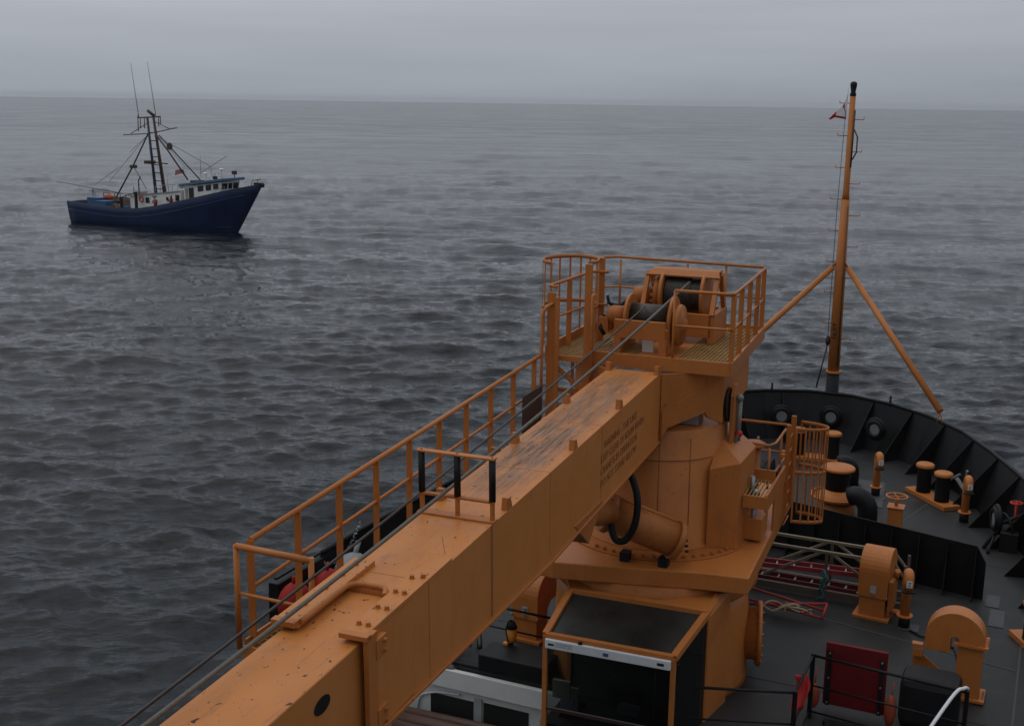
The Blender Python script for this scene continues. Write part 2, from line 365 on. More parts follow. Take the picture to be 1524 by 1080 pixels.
    bs.inputs['Base Color'].default_value=(.002,.0055,.0095,1); bs.inputs['Roughness'].default_value=.05; bs.inputs['IOR'].default_value=1.333; bs.inputs['Specular IOR Level'].default_value=.38
    cc=N(t,'ShaderNodeTexCoord'); mpn=N(t,'ShaderNodeMapping'); mpn.vector_type='TEXTURE'; mpn.inputs['Rotation'].default_value=(0,0,R(28)); mpn.inputs['Scale'].default_value=(2.4,1,1)
    t.links.new(cc.outputs['Object'],mpn.inputs[0])
    n1=N(t,'ShaderNodeTexNoise'); n1.inputs['Scale'].default_value=5; n1.inputs['Detail'].default_value=5; n1.inputs['Roughness'].default_value=.6; t.links.new(mpn.outputs[0],n1.inputs['Vector'])
    n2=N(t,'ShaderNodeTexNoise'); n2.inputs['Scale'].default_value=1.1; n2.inputs['Detail'].default_value=3; t.links.new(mpn.outputs[0],n2.inputs['Vector'])
    b1=N(t,'ShaderNodeBump'); b1.inputs['Strength'].default_value=.8; b1.inputs['Distance'].default_value=.06; t.links.new(n1.outputs['Fac'],b1.inputs['Height'])
    b2=N(t,'ShaderNodeBump'); b2.inputs['Strength'].default_value=.7; b2.inputs['Distance'].default_value=.12; t.links.new(n2.outputs['Fac'],b2.inputs['Height']); t.links.new(b1.outputs[0],b2.inputs['Normal'])
    n3=N(t,'ShaderNodeTexNoise'); n3.inputs['Scale'].default_value=.33; n3.inputs['Detail'].default_value=6; n3.inputs['Roughness'].default_value=.62; t.links.new(mpn.outputs[0],n3.inputs['Vector'])
    b3=N(t,'ShaderNodeBump'); b3.inputs['Strength'].default_value=.8; b3.inputs['Distance'].default_value=.22; t.links.new(n3.outputs['Fac'],b3.inputs['Height']); t.links.new(b2.outputs[0],b3.inputs['Normal'])
    n4=N(t,'ShaderNodeTexNoise'); n4.inputs['Scale'].default_value=.09; n4.inputs['Detail'].default_value=5; n4.inputs['Roughness'].default_value=.6; t.links.new(mpn.outputs[0],n4.inputs['Vector'])
    b4=N(t,'ShaderNodeBump'); b4.inputs['Strength'].default_value=.8; b4.inputs['Distance'].default_value=.9; t.links.new(n4.outputs['Fac'],b4.inputs['Height']); t.links.new(b3.outputs[0],b4.inputs['Normal'])
    t.links.new(b4.outputs[0],bs.inputs['Normal'])
    ln=N(t,'ShaderNodeVectorMath',operation='LENGTH'); t.links.new(cc.outputs['Object'],ln.inputs[0])
    rg=N(t,'ShaderNodeMapRange'); rg.inputs[1].default_value=80; rg.inputs[2].default_value=700; rg.inputs[3].default_value=.05; rg.inputs[4].default_value=.19
    t.links.new(ln.outputs['Value'],rg.inputs[0])
    n5=N(t,'ShaderNodeTexNoise'); n5.inputs['Scale'].default_value=.045; n5.inputs['Detail'].default_value=8; n5.inputs['Roughness'].default_value=.75; t.links.new(mpn.outputs[0],n5.inputs['Vector'])
    r5=N(t,'ShaderNodeMapRange'); r5.inputs[1].default_value=.3; r5.inputs[2].default_value=.7; r5.inputs[3].default_value=.45; r5.inputs[4].default_value=1.6; t.links.new(n5.outputs['Fac'],r5.inputs[0])
    m5=N(t,'ShaderNodeMath',operation='MULTIPLY'); t.links.new(rg.outputs[0],m5.inputs[0]); t.links.new(r5.outputs[0],m5.inputs[1]); t.links.new(m5.outputs[0],bs.inputs['Roughness'])   # unresolved ripples far from the ship
    me.materials.append(m)
    o=bpy.data.objects.new('sea',me); col.objects.link(o); tag(o,kind='structure')
sea()
# ================================================================ FOREDECK (x starboard, y forward, z=0 deck)
CLX=-5.35
def hullx(y,top=False):
    # half breadth of the deck edge by fore-aft position
    pts=[(-4,5.95),(10,5.95),(16,5.95),(19,5.85),(22,5.6),(24,5.35),(26,4.95),(27.5,4.55),(29,4.0),(30.3,3.3),(31.3,2.55),(32.1,1.7),(32.7,.8),(33,0)]
    for (a,b),(c,d) in zip(pts,pts[1:]):
        if y<=c: return b+(d-b)*(y-a)/(c-a)
    return 0
PL_=[(-5.95,15.0),(-5.9,17),(-5.85,19),(-5.6,22),(-5.35,24),(-4.95,26),(-4.55,27.5),(-4.0,29),(-3.3,30.4),(-2.45,31.5),(-1.45,32.3),(-.5,32.7),(.5,32.7),(1.45,32.3),(2.45,31.5),(3.3,30.4),(4.0,29),(4.65,27.5),(5.25,26),(5.75,24),(6.1,22),(6.3,19),(6.35,17),(6.4,15)]
deck=MB()
poly=[(CLX+x,y,0) for x,y in PL_]
poly[0]=(CLX-5.95,16.3,0); 
pp=[(CLX+5.95,-3,0),(-4.05,-3,0),(-4.05,15.2,0),(-6.3,15.2,0),(-6.3,16.3,0),(CLX-5.93,16.3,0)]+[(CLX+x,y,0) for x,y in PL_[1:-1]]
deck.prism(pp,(0,0,-.12))
tag(deck.build('foredeck',DECK),kind='structure')
md=MB(); md.bb(CLX-5.95,-4.05,-3,16.25,-2.62,-2.5); tag(md.build('main_deck',DECK),kind='structure')
# weld lines / seams on the deck, doubler pads
sm=MB()
for a,b,wd in (((0.04,10),(0.09,22.5),.035),((-2.62,26.6),(-1.75,30.2),.03),((-3.6,20.9),(.05,20.1),.03),((-5.8,24.9),(.3,24.9),.012),((-5.8,18.0),(.8,18.0),.01),((-9.5,18.2),(-7,18.2),.02),((-4.9,24.3),(-4.9,32),.012),((-1.2,16),(-1.2,22.5),.01)):
    if wd: sm.bar((a[0],a[1],.004),(b[0],b[1],.004),wd,.006)
tag(sm.build('deck_seam',mat('seam_paint',(.045,.047,.05),.6)),kind='structure')
pd=MB()
for x,y,sx,sy in ((-.47,23.0,.24,.6),(-.36,22.2,.26,.8),(-3.45,28.4,.5,.5),(-3.37,28.35,.5,.22),(-1.75,21.1,.34,.3)): pd.bb(x-sx/2,x+sx/2,y-sy/2,y+sy/2,.002,.012)
pd.prism([(-4.3,28.1,.003),(-3.1,27.6,.003),(-3.3,29.6,.003),(-4.2,29.6,.003)],(0,0,.01))
tag(pd.build('deck_pad',mat('pad_paint',(.050,.052,.056),.6,var=.25)),kind='structure')
# hull under the deck
hl=MB()
P0=PL_; nP=len(P0)
vs=[];fs=[]
for x,y in P0: vs.append((CLX+x,y,-.001)); 
for x,y in P0: vs.append((CLX+x*.93,min(y,15)+(y-15)*.9 if y>15 else y,-8.5))
for i in range(nP-1): fs.append((i,i+1,nP+i+1,nP+i))
hl.add(vs,fs); hl.bb(CLX-5.94,CLX-5.84,-3,16.3,-8.4,-2.5); hl.bb(CLX+5.84,CLX+5.94,-3,15.0,-8.4,-.13)
tag(hl.build('ship_hull',BLK),'black steel hull side of the ship below its foredeck','hull')
# bulwark with flare, stiffening brackets and fairleads
bw=empty('bow_bulwark',(CLX,33,0),'black steel bulwark curving around the bow with brackets and mooring holes','bulwark')
def bout(i):
    x,y=PL_[i]; a=PL_[max(0,i-1)]; b=PL_[min(nP-1,i+1)]
    t=V((b[0]-a[0],b[1]-a[1],0)).normalized(); return V((-t.y,t.x,0))
def BWH(y): return 1.15+max(0,(y-24))*.012
i0=3
top=[];ft=[]
for i in range(nP):
    x,y=PL_[i]; o=bout(i); ft.append(V((CLX+x,y,-.02))); top.append(V((CLX+x,y,BWH(y)))+o*.42*min(1,max(.15,(y-16)/12)))
g=MB()
rel=lambda p:(p[0]-CLX,p[1]-33,p[2])
# panels: one quad strip each side, thickness 3cm
a=1; b=nP-1
inn=[];outt=[]
for i in range(a,b):
    o=bout(i)*.03
    inn+=[ft[i],top[i]]; outt+=[ft[i]+o,top[i]+o]
k=len(inn)//2
vs=[rel(p) for p in inn+outt]; fs=[]
n2=len(inn)
for i in range(k-1):
    A,B,Cc,D=2*i,2*i+2,2*i+3,2*i+1
    fs+= [(A,B,Cc,D),(n2+A,n2+D,n2+Cc,n2+B),(D,Cc,n2+Cc,n2+D)]
g.add(vs,fs); g.build('plating',BLK,bw)
def interp(L,t):
    i=min(int(t),len(L)-2); return L[i].lerp(L[i+1],t-i)
cp=MB(); cp.tube([rel(p+V((0,0,.02))) for p in top[a:b]],.045,8); cp.build('cap_rail',BLK,bw)
g=MB(); 
br_t=[2.5,3.4,4.2,5.0,5.8,6.6,7.5,8.4,9.4,10.4,12.6,13.6,14.5,15.4,16.3,17.1,17.9,18.7,19.5,20.3,20.9]
for q,t in enumerate(br_t):
    F=interp(ft,t); Tt=interp(top,t); i=min(int(t),nP-2); tt=(ft[i+1]-ft[i]).normalized(); o=V((-tt.y,tt.x,0))
    m_=MB(); A=F+V((0,0,.02)); B=Tt-V((0,0,.02)); Cc=F-o*.62+V((0,0,.02))
    m_.prism([rel(A-tt*.008),rel(B-tt*.008),rel(B-o*.05-tt*.008),rel(Cc-tt*.008)],tt*.016); m_.build('bracket',BLK,bw)
# fairleads: ring castings; a pale disc paints in sea light through the opening
LITE=mat('fairlead_sea_light',(.16,.165,.18),.5)
for (px,py,pz,dx,dy) in ((-6.47,32.35,.68,-.25,.97),(-5.2,32.72,.72,.03,1),(-3.92,32.02,.70,.42,.9),(-.62,26.1,.62,.95,.3),(-10.15,26.1,.62,-.95,.3)):
    ax=V((dx,dy,0)).normalized(); c=V(rel((px,py,pz)))
    fl=MB(); fl.ring(c-ax*.03,.20,.065,ax,24,10); fl.ring(c-ax*.0,.27,.045,ax,24,8); fl.build('fairlead',BLK,bw)
    h=MB(); h.lathe([(.155,-.0),(.155,.015)],c-ax*.06,ax,24); h.build('fairlead_light_disc',LITE,bw)
g=MB()
for t in (10.15,13.0):
    p=interp(top,t); g.tube([rel(p+V((0,0,-.05))),rel(p+V((0,0,.24)))],.03,8)
g.build('stanchion',BLK,bw)
g=MB(); g.bar(rel((-7.62,31.2,.75)),rel((-7.6,31.22,1.12)),.26,.01,(.8,-.6,0)); g.build('notice_plate',WHITE,bw)
# port side lower section with chain opening
pb=empty('port_bulwark_end',(-11.3,16,0),'black end slab of the port bulwark beside two red floats','bulwark')
g=MB(); g.prism([(-.13,-.5,-2.7),(-.13,1.1,-2.7),(-.13,.95,1.12),(-.13,-.42,1.12)],(.2,0,0)); g.build('slab',BLK,pb,bevel=.01)
g=MB(); g.bar((0,-.4,1.2),(.0,.95,1.2),.05,.04); g.tube([(0,.3,1.1),(0,.3,1.55)],.03); g.build('rail',BLK,pb)
for j,(x,y,z,lb) in enumerate(((-11.02,15.72,.80,'red plastic float hanging nearest the aft end of the port bulwark'),(-10.95,16.62,.72,'red plastic float farther forward beside the first one at the port bulwark'))):
    g=MB(); g.ball((0,0,0),(.24,.36,.34),16,10); g.tube([(0,0,.3),(0,0,.46)],.03); tag(g.build('float',mat('float_red',(.26,.012,.010),.6,spec=.2),loc=(x,y,z)),lb,'float','red floats at the port side')
g=MB(); g.ball((0,0,0),(.28,.4,.3),16,10); g.tube([(0,.1,.2),(0,.25,.45)],.05)
tag(g.build('fender',mat('grey_fender',(.22,.23,.24),.6),loc=(-10.95,17.4,.78)),'pale grey fender lying in the gap of the port bulwark','fender')
g=MB()
cp0=V((-11.3,16.9,1.05));cp1=V((-11.25,18.2,1.35))
for i in range(26):
    t=i/25; p=cp0.lerp(cp1,t); p.z-=.32*math.sin(pi*t); g.ring(p,.028,.009,(1,0,0) if i%2 else (0,0,1),10,5)
tag(g.build('chain',STEEL),'galvanised chain sagging across the gap in the port bulwark','chain')
# breakwater
bk=empty('breakwater',(CLX,24.1,0),'low black V-shaped breakwater plate crossing the foredeck','breakwater')
g=MB()
def bkpt(s): # s from -4.7..4.7 around centre
    return V((s,-abs(s)*.235,0))
ptsb=[-4.68,-4.45,0,4.45,4.68]; hb=[.0,1.08,1.08,1.08,.0]
for sgn in (-1,1):
    A=bkpt(0);B=bkpt(sgn*4.7)
    po=[A,B,B+V((0,0,.72)),bkpt(sgn*4.52)+V((0,0,1.02)),A+V((0,0,1.1))]
    g.prism(po,(0,.018,0))
g.build('plate',BLK,bk)
for sgn in (-1,1):
  for k in range(9):
    s=sgn*(.35+k*.52); p=bkpt(s)
    m_=MB(); m_.prism([p+V((-.008,-.0,0)),p+V((-.008,-.30,0)),p+V((-.008,-.03,.98)),p+V((-.008,0,.98))],(.016,0,0)); m_.build('gusset',BLK,bk)
# ---- mooring bitts
def bitts(loc,rz,label,ln=1.35,off=.36):
    t=empty('mooring_bitts',loc,label,'bitts','mooring bitts on the foredeck',rz)
    b_=MB(); b_.prism([(-ln/2-.1,-.22,.0),(ln/2+.1,-.22,.0),(ln/2+.1,.22,.0),(-ln/2-.1,.22,.0)],(0,0,.10)); b_.build('base_plate',ORG,t,bevel=.008)
    for s in (-1,1):
        c=MB(); c.lathe([(.17,.1),(.165,.2),(.165,.66),(.17,.70)],(s*off,0,0),n=28); c.build('post',BLK,t)
        c=MB(); c.lathe([(.205,.70),(.21,.72),(.21,.77),(.17,.795),(0,.80)],(s*off,0,0),n=28); c.build('cap',ORG,t)
    return t
bitts((-2.13,28.75,0),R(-50),'pair of black bollards with buff caps on a buff base by the starboard bulwark')
bitts((-5.25,30.85,0),R(2),'pair of black bollards with buff caps seen through the ladder cage near the bow',1.55,.44)
bitts((.42,21.0,0),R(-62),'buff bollard base just entering the picture at the right edge')
# ---- capstan
cpn=empty('capstan',(-4.0,26.7,0),'wide dark capstan drum with buff disc top behind the ladder cage','capstan')
c=MB(); c.lathe([(.42,0),(.40,.25),(.30,.32)],n=32); c.build('base',ORD,cpn)
c=MB(); c.lathe([(.30,.30),(.50,.38),(.52,.42),(.34,.52),(.28,.60)],n=36); c.build('skirt',ORG,cpn)
c=MB(); c.ring((0,0,.46),.56,.022,n=40); c.build('guard_ring',ORG,cpn)
c=MB(); c.lathe([(.28,.52),(.26,.8),(.30,1.0),(.33,1.04)],n=32); c.build('drum',BLK,cpn)
c=MB(); c.lathe([(.33,1.04),(.365,1.06),(.365,1.10),(.34,1.125),(0,1.13)],n=36); c.build('top_disc',ORG,cpn)
# black elbow vents beside it
def elbow(loc,rz,r_,h,label):
    t=empty('cowl_vent',loc,label,'vent','black cowl vents by the capstan',rz)
    pts=[(0,0,0),(0,0,h*.45)]+[(r_*1.3*(1-math.cos(a)),0,h*.45+r_*1.5*math.sin(a)) for a in [R(x) for x in (20,40,60,80,100,120)]]
    c=MB(); c.tube(pts,[r_]*2+[r_]*len(pts[2:]),18); c.build('elbow',BLK,t); 
    c=MB(); c.lathe([(r_*1.35,0),(r_*1.35,.03)],n=20); c.build('flange',BLK,t)
elbow((-4.02,29.0,0),R(200),.17,.75,'black elbow vent standing between capstan and forward bollards')
elbow((-3.2,25.9,0),R(170),.21,.95,'larger black elbow vent beside the capstan skirt')
# handwheel stand
hw=empty('valve_stand',(-2.66,26.25,0),'buff box valve stand with a horizontal handwheel behind the breakwater','valve')
c=MB(); c.bb(-.15,.15,-.15,.15,0,.52); c.bb(-.18,.18,-.18,.18,.52,.545); c.build('pedestal_box',ORG,hw,bevel=.01)
c=MB(); c.tube([(0,0,.54),(0,0,.74)],.035); c.build('stem',ORG,hw)
c=MB(); c.ring((0,0,.76),.22,.02,n=28)
for k in range(4): c.tube([(0,0,.75),(.22*math.cos(k*pi/2+.4),.22*math.sin(k*pi/2+.4),.76)],.014,6)
c.build('handwheel',ORG,hw)
# gooseneck vents (round)
def goose(loc,rz,label,h=1.05):
    t=empty('gooseneck_vent',loc,label,'vent','slim gooseneck vents on the foredeck',rz)
    r_=.085
    c=MB(); pts=[(0,0,.02),(0,0,h-.16)]+[(0,-.11*(1-math.cos(a)),h-.16+.13*math.sin(a)) for a in [R(x) for x in range(15,181,15)]]+[(0,-.22,h-.30)]
    c.tube(pts,r_,16); c.build('pipe',ORG,t)
    c=MB(); c.lathe([(.14,.20),(.14,.235)],n=20); c.build('flange',ORG,t)
    c=MB(); c.lathe([(.10,0),(.10,.2)],n=18); c.build('foot',BLK,t)
    c=MB(); c.ring((0,-.23,h-.33),.095,.022,(0,.25,1),20,8); c.build('collar_ring',BLK2,t)
    c=MB(); c.bb(-.05,.05,-.318,-.312,h-.22,h-.10); c.build('tag_plate',WHITEC,t)
    textmesh('tag_letter','Z',.10,BLK2,t,Matrix.Translation((-.033,-.32,h-.195))@Matrix.Rotation(R(90),4,'X'))
    return t
goose((-3.38,28.5,0),R(20),'slim gooseneck vent standing left of the bollard pair near the bow')
goose((-1.33,27.5,0),R(15),'slim gooseneck vent standing right of the bollard pair near the bow')
goose((-1.84,21.1,0),R(12),'slim gooseneck vent beside the big rectangular vent with the round hood',1.08)
# rectangular goosenecks (big)
def bigvent(loc,rz,label,H_,w_,r_o,r_i,drop,leg):
    t=empty('hooded_vent',loc,label,'vent','large rectangular gooseneck vents',rz)
    # cross-section in local x-z, width along y
    c=MB(); cxm=0; n=18; z0=H_-r_o
    outer=[(math.cos(pi*k/n)*r_o,z0+math.sin(pi*k/n)*r_o) for k in range(n+1)]
    inner=[(math.cos(pi*k/n)*r_i,z0+math.sin(pi*k/n)*r_i) for k in range(n+1)][::-1]
    poly=[(r_o,z0-.02)]+outer+[(-r_o,z0-drop),(-r_i,z0-drop)]+inner+[(r_i,z0-.02)]
    c.prism([(x,-w_/2,z) for x,z in poly],(0,w_,0)); o=c.build('hood',ORG,t,bevel=.006)
    c=MB(); c.bb(r_i-.01,r_o-.02,-w_/2+.012,w_/2-.012,.06,z0-.02); c.build('trunk',ORG,t,bevel=.006)
    c=MB(); c.bb(r_i-.07,r_o+.05,-w_/2-.05,w_/2+.05,z0-.06,z0-.022); c.bb(r_i-.08,r_o+.06,-w_/2-.06,w_/2+.06,.02,.06)
    for k in range(5):
        for zz in (z0-.022,.06):
            c.lathe([(.013,0),(.013,.02)],(r_o+.035,-w_/2+.05+k*(w_-.1)/4,zz),n=6); c.lathe([(.013,0),(.013,.02)],(r_i+.02+k*.06,-w_/2-.035,zz),n=6)
    c.build('flange',ORG,t)
    return t
v=bigvent((-.86,18.85,0),R(0),'big square-trunk gooseneck vent opening downward at lower right',1.40,.36,.44,.06,.22,0)
c=MB(); c.prism([(-.60,-.05,.58),(-.60,-.05,.12),(-.44,-.05,.09),(-.26,-.05,.13),(-.08,-.05,.26),(-.16,-.05,.36),(-.46,-.05,.58)],(0,.03,0)); c.build('hanging_flap',ORG,v,bevel=.004)
c=MB(); c.bb(-.60,-.45,-.2,-.08,.60,.72); c.bb(-.62,-.46,-.2,-.08,.76,.80); c.build('hinge',ORG,v)
# winches with round hoods
def hoodvent(loc,rz,label,H_=1.25,w_=.52,R_=.38):
    t=empty('round_hood_vent',loc,label,'vent','round topped box vents',rz)
    c=MB(); n=16; z0=H_-R_
    # barrel hood: axis along x (width), rounded over y
    poly=[(R_,.62),]+[(math.cos(pi*k/n)*R_,z0+math.sin(pi*k/n)*R_) for k in range(n+1)]+[(-R_,.40)]+[(-.1,.40),(-.0,.48),(R_-.2,.62)]
    c.prism([(-w_/2,y,z) for y,z in poly],(w_,0,0)); c.build('hood',ORG,t,bevel=.012)
    c=MB(); c.bb(-w_/2+.03,w_/2-.03,-R_+.03,R_-.28,.05,.5); c.build('trunk',ORG,t,bevel=.008)
    c=MB(); c.bb(-w_/2-.06,w_/2+.06,-R_-.05,R_-.2,.0,.05); c.build('flange',ORG,t,bevel=.004)
    c=MB(); c.bb(-.04,.06,-R_-.012,-R_-.004,.50,.64); c.build('data_plate',mat('plate_grey',(.35,.37,.38),.5),t)
    c=MB()
    for x in (-.5,.5): c.tube([(x*w_+.0*x,-R_+.01,.45),(x*w_,-R_-.04,.45)],.016,8)
    c.lathe([(.02,0),(.02,.02)],(.02,-R_-.02,.47),(0,-1,0),8); c.build('wing_nut',STEEL,t)
    return t
hv=hoodvent((-2.40,21.55,0),R(-4),'round topped buff vent at the end of the metal truss')
c=MB(); c.bb(.27,.34,-.35,.1,.2,.75); c.tube([(.32,.0,.7),(.36,-.1,.9)],.05,8); c.tube([(.3,-.2,.15),(.46,-.2,.15)],.06,10); c.build('side_motor',ORD,hv)
h2=hoodvent((-7.62,17.95,0),R(-4),'round topped buff vent tagged Z on the port side behind the boom',1.15,.5,.36)
textmesh('tag_letter','Z',.13,BLK2,h2,Matrix.Translation((-.03,-.38,.515))@Matrix.Rotation(R(90),4,'X'))
# ---- truss gangway lying athwart with ladders
tr=empty('truss_frame',(-3.3,21.6,0),'olive metal truss frame standing across the deck aft of the breakwater','truss')
def rl(p): return (p[0]+3.3,p[1]-21.6,p[2])

c=MB(); c.bar(rl((-5.6,22.3,.92)),rl((-2.22,22.3,.92)),.05,.05); c.bar(rl((-5.6,21.72,.92)),rl((-2.15,21.72,.92)),.05,.05)
c.bar(rl((-2.22,22.3,.92)),rl((-1.96,22.3,.62)),.04,.04); c.bar(rl((-2.15,21.72,.92)),rl((-1.92,21.72,.62)),.04,.04); c.bar(rl((-1.96,22.3,.62)),rl((-1.92,21.72,.62)),.04,.04); c.build('top_rail',OLIVE,tr)
c=MB(); c.bar(rl((-5.6,21.72,.12)),rl((-1.95,21.72,.12)),.07,.12); c.bar(rl((-5.6,22.3,.12)),rl((-1.95,22.3,.12)),.07,.12); c.build('bottom_beam',mat('dull_brown',(.10,.075,.06),.6),tr)
def onTB(x,z): return rl((x,21.72,z))
def onTA(x,z): return rl((x,22.3,z))
for fn in (onTB,onTA):
  for x0,x1 in ((-4.5,-3.45),(-2.3,-3.25)):
    c=MB(); c.bar(fn(x0,.3),fn(x1,.9),.04,.045); c.build('brace',OLIVE,tr)
  for x in (-4.7,-3.35,-1.95):
    c=MB(); c.bar(fn(x,.15),fn(x,.9),.05,.05); c.build('upright',mat('dull_brown',(.10,.075,.06),.6),tr)
def ladder(loc,label,z,tilt,m,L_=3.0):
    t=empty('ladder',loc,label,'ladder','red ladders stowed in the truss frame')
    for y in (-.0,.26):
        c=MB(); c.bar((-L_/2,y-.0,z),(L_/2,y+.0,z+tilt),.03,.085); c.build('side_rail',m,t)
    for k in range(9):
        x=-L_/2+.2+k*L_/9.5; c=MB(); c.bar((x,-.0,z),(x,.26,z),.03,.03); c.build('rung',STEEL,t)
    return t
LR=mat('ladder_red',(.28,.035,.04),.5)
lt=ladder((-3.6,21.8,0),'upper red ladder lying flat inside the truss frame',.50,.0,LR); lt.rotation_euler=(0,0,R(8))
l2=ladder((-3.6,21.85,0),'lower darker red ladder on edge inside the truss frame',.18,.0,mat('ladder_dark',(.12,.02,.02),.5))
c=MB(); pts=[(-3.38+.04*math.sin(i*1.7),21.62-.02*math.cos(i*2.1),.62-i*.04) for i in range(14)]; c.tube(pts,.022,6)
c.tube([(-3.36,21.6,.6),(-3.28,21.55,.45),(-3.42,21.57,.3),(-3.32,21.55,.15),(-3.44,21.5,.05)],.018,6)
tag(c.build('teal_line',TEAL),'teal rope lashing hanging from the ladders on the truss','rope')
# red tool bars lying on deck w/ tan rope
c=MB()
for (a,b) in (((-4.6,20.9,.32),(-3.15,20.75,.18)),((-4.6,20.7,.18),(-3.2,20.55,.12)),((-4.5,20.65,.1),(-3.15,20.85,.28)),((-3.15,20.85,.28),(-3.18,20.55,.1))): c.tube([a,b],.025,6)
tag(c.build('red_pole_rack',mat('pole_red',(.30,.02,.015),.5)),'bright red thin poles lying on deck below the truss','poles')
c=MB(); rnd=random.Random(3)
for j in range(3):
    cx,cy=-4.0+.22*j,20.5; pts=[(cx+.16*math.cos(a)*(1+.3*rnd.random()),cy+.1*math.sin(a*1.3),.12+.16*abs(math.sin(a*.7+j))) for a in [i*.5 for i in range(14)]]; c.tube(pts,.017,6)
tag(c.build('tan_line',TAN),'tan rope tangled over the red poles on deck','rope')
# dark clutter near port bitts / windlass
wl=empty('windlass',(-6.0,27.6,0),'dark anchor windlass seen between the crane and its ladder cage','windlass')
c=MB(); c.lathe([(.32,-.35),(.32,-.3),(.2,-.26),(.2,.26),(.32,.3),(.32,.35)],(0,0,.5),(1,0,0),24); c.bb(-.5,-.4,-.25,.25,0,.6); c.bb(.4,.5,-.25,.25,0,.6); c.tube([(-.1,-.4,.05),(.05,-.3,.5),(.2,.1,.75)],.05,8); c.tube([(.2,-.5,.03),(.25,-.3,.4),(.1,.1,.72)],.05,8); c.build('machinery',BLK2,wl)
sd_=MB(); sd_.bar((-.9,-1.2,.03),(.1,.9,.03),.35,.04); sd_.build('track_plate',mat('pad_paint2',(.12,.13,.14),.5),wl)
# red valve wheel right + dark gear by starboard bulwark
c=MB(); c.ring((0,0,0),.12,.018,n=20); c.tube([(-.12,0,0),(.12,0,0)],.012,6); c.tube([(0,-.12,0),(0,.12,0)],.012,6); c.tube([(0,0,0),(0,0,-.75)],.025,8)
tag(c.build('red_handwheel',REDB,loc=(-.28,26.75,.82)),'small red handwheel on a post by the starboard bulwark','handwheel')
c=MB(); c.ring((0,0,.45),.28,.03,(.8,.4,.2),20,6); c.tube([(-.4,-.3,0),(-.1,0,.5),(.3,.2,.7)],.04,8); c.bb(-.1,.25,-.35,.3,0,.4); c.tube([(-.3,-.6,.02),(-.2,-.1,.3),(.1,.3,.2)],.03,8)
tag(c.build('roller_fairlead',BLK2,loc=(-.42,26.2,0)),'dark roller fairlead gear in the corner of the starboard bulwark','fairlead')
c=MB(); c.tube([(-2.05,29.95,.02),(-1.6,29.3,.55)],.03,8); c.tube([(-1.5,30.0,.02),(-1.45,29.5,.6)],.03,8); c.bar((-1.7,29.7,.35),(-1.35,29.0,.15),.1,.03)
tag(c.build('bulwark_strut',GREYP),'grey diagonal strut behind the starboard bollards','strut')
# cable on deck
c=MB(); c.tube([(-1.72,20.95,.02),(-1.5,20.75,.03),(-1.3,20.78,.02),(-1.15,20.6,.02),(-.95,20.55,.02),(-.75,19.6,.02)],.018,6)
tag(c.build('deck_cable',BLK2),'thin black cable running on deck from the slim vent to the big vent','cable')
# ---------------------------------------------------------------- mast
ms=empty('signal_mast',(-5.33,33.35,0),'tall slim buff mast on the stem with climbing pegs','mast')
MT=V((-.20,.25,9.72))
c=MB(); c.lathe([(.19,.0),(.175,1.85)],n=20); c.build('black_foot',BLK2,ms)
c=MB(); c.lathe([(.16,1.85),(.145,4.4),(.115,6.55)],n=20); mo=c.build('lower_tube',ORG,ms)
c=MB(); c.lathe([(.20,1.80),(.20,1.87)],n=20); c.build('collar',ORG,ms)
c=MB(); c.lathe([(.105,6.5),(.085,6.75),(.075,9.25)],n=16); c.build('upper_tube',ORG,ms)
c=MB(); c.lathe([(.075,9.25),(.085,9.3),(.06,9.35),(.085,9.5),(.09,9.58),(.05,9.62),(.0,9.63)],n=16); c.build('mast_light',BLK2,ms)
c=MB(); c.tube([(.12,-.13,2.0),(.10,-.12,6.4)],.014,8); c.tube([(.08,-.05,7.4),(.09,-.05,8.9)],.02,8); c.tube([(.10,-.05,8.4),(.2,-.05,8.2),(.2,-.05,7.8),(.1,-.05,7.6)],.02,6); c.build('conduit',mat('dark_conduit',(.05,.035,.03),.5),ms)
for k in range(17):
    z=2.35+k*.42; s=1 if k%2 else -1; r_=.15 if z<6.6 else .08
    c=MB(); c.tube([(s*r_*.7,0,z),(s*(r_+.24),0,z),(s*(r_+.25),0,z+.06)],.013,6); c.build('climbing_peg',ORG,ms)
c=MB(); c.tube([(-.15,-.05,8.9),(-.2,-.05,6.3),(-.2,-.1,2.4)],.008,5); c.ball((-.2,-.05,2.7),(.07,.07,.14)); c.tube([(-.2,-.05,2.6),(-.42,-.1,1.35)],.022,6); c.build('halyard',ROPED,ms)
textmesh('mast_letters','NLIFT',.17,BLK2,ms,Matrix.Translation((-.075,-.158,2.78))@Matrix.Rotation(R(90),4,'X')@Matrix.Rotation(R(90),4,'Z')@Matrix.Translation((0,-.12,0)),.004)
for sgn,lb in ((1,'buff strut from the mast down to the starboard bulwark'),(-1,'buff strut from the mast down to the port bulwark behind the crane')):
    c=MB(); A=V((-5.33+sgn*.2,33.3,4.72)); B=V((-5.33+sgn*3.05,30.95,1.62)); c.tube([A,B],[.075,.085],12); c.tube([A,A+V((-sgn*.12,0,.22))],.03,6)
    for q in (-.06,.06): c.tube([B,B+V((q,0,-.3))],.015,6)
    tag(c.build('mast_strut',ORG),lb,'strut','mast struts')
c=MB(); 
fv=[];ff=[]
prof=[(0.0,8.75,.0),(-.03,8.5,.04),(-.07,8.25,.12),(-.1,8.02,.25),(-.12,7.86,.40),(-.14,7.72,.62)]
for t_,z,wd in prof:
    pass
P=[(-.08,8.9),(-.10,8.62),(-.17,8.4),(-.28,8.25),(-.40,8.18),(-.55,8.0),(-.50,7.98),(-.40,8.05),(-.10,8.0)]
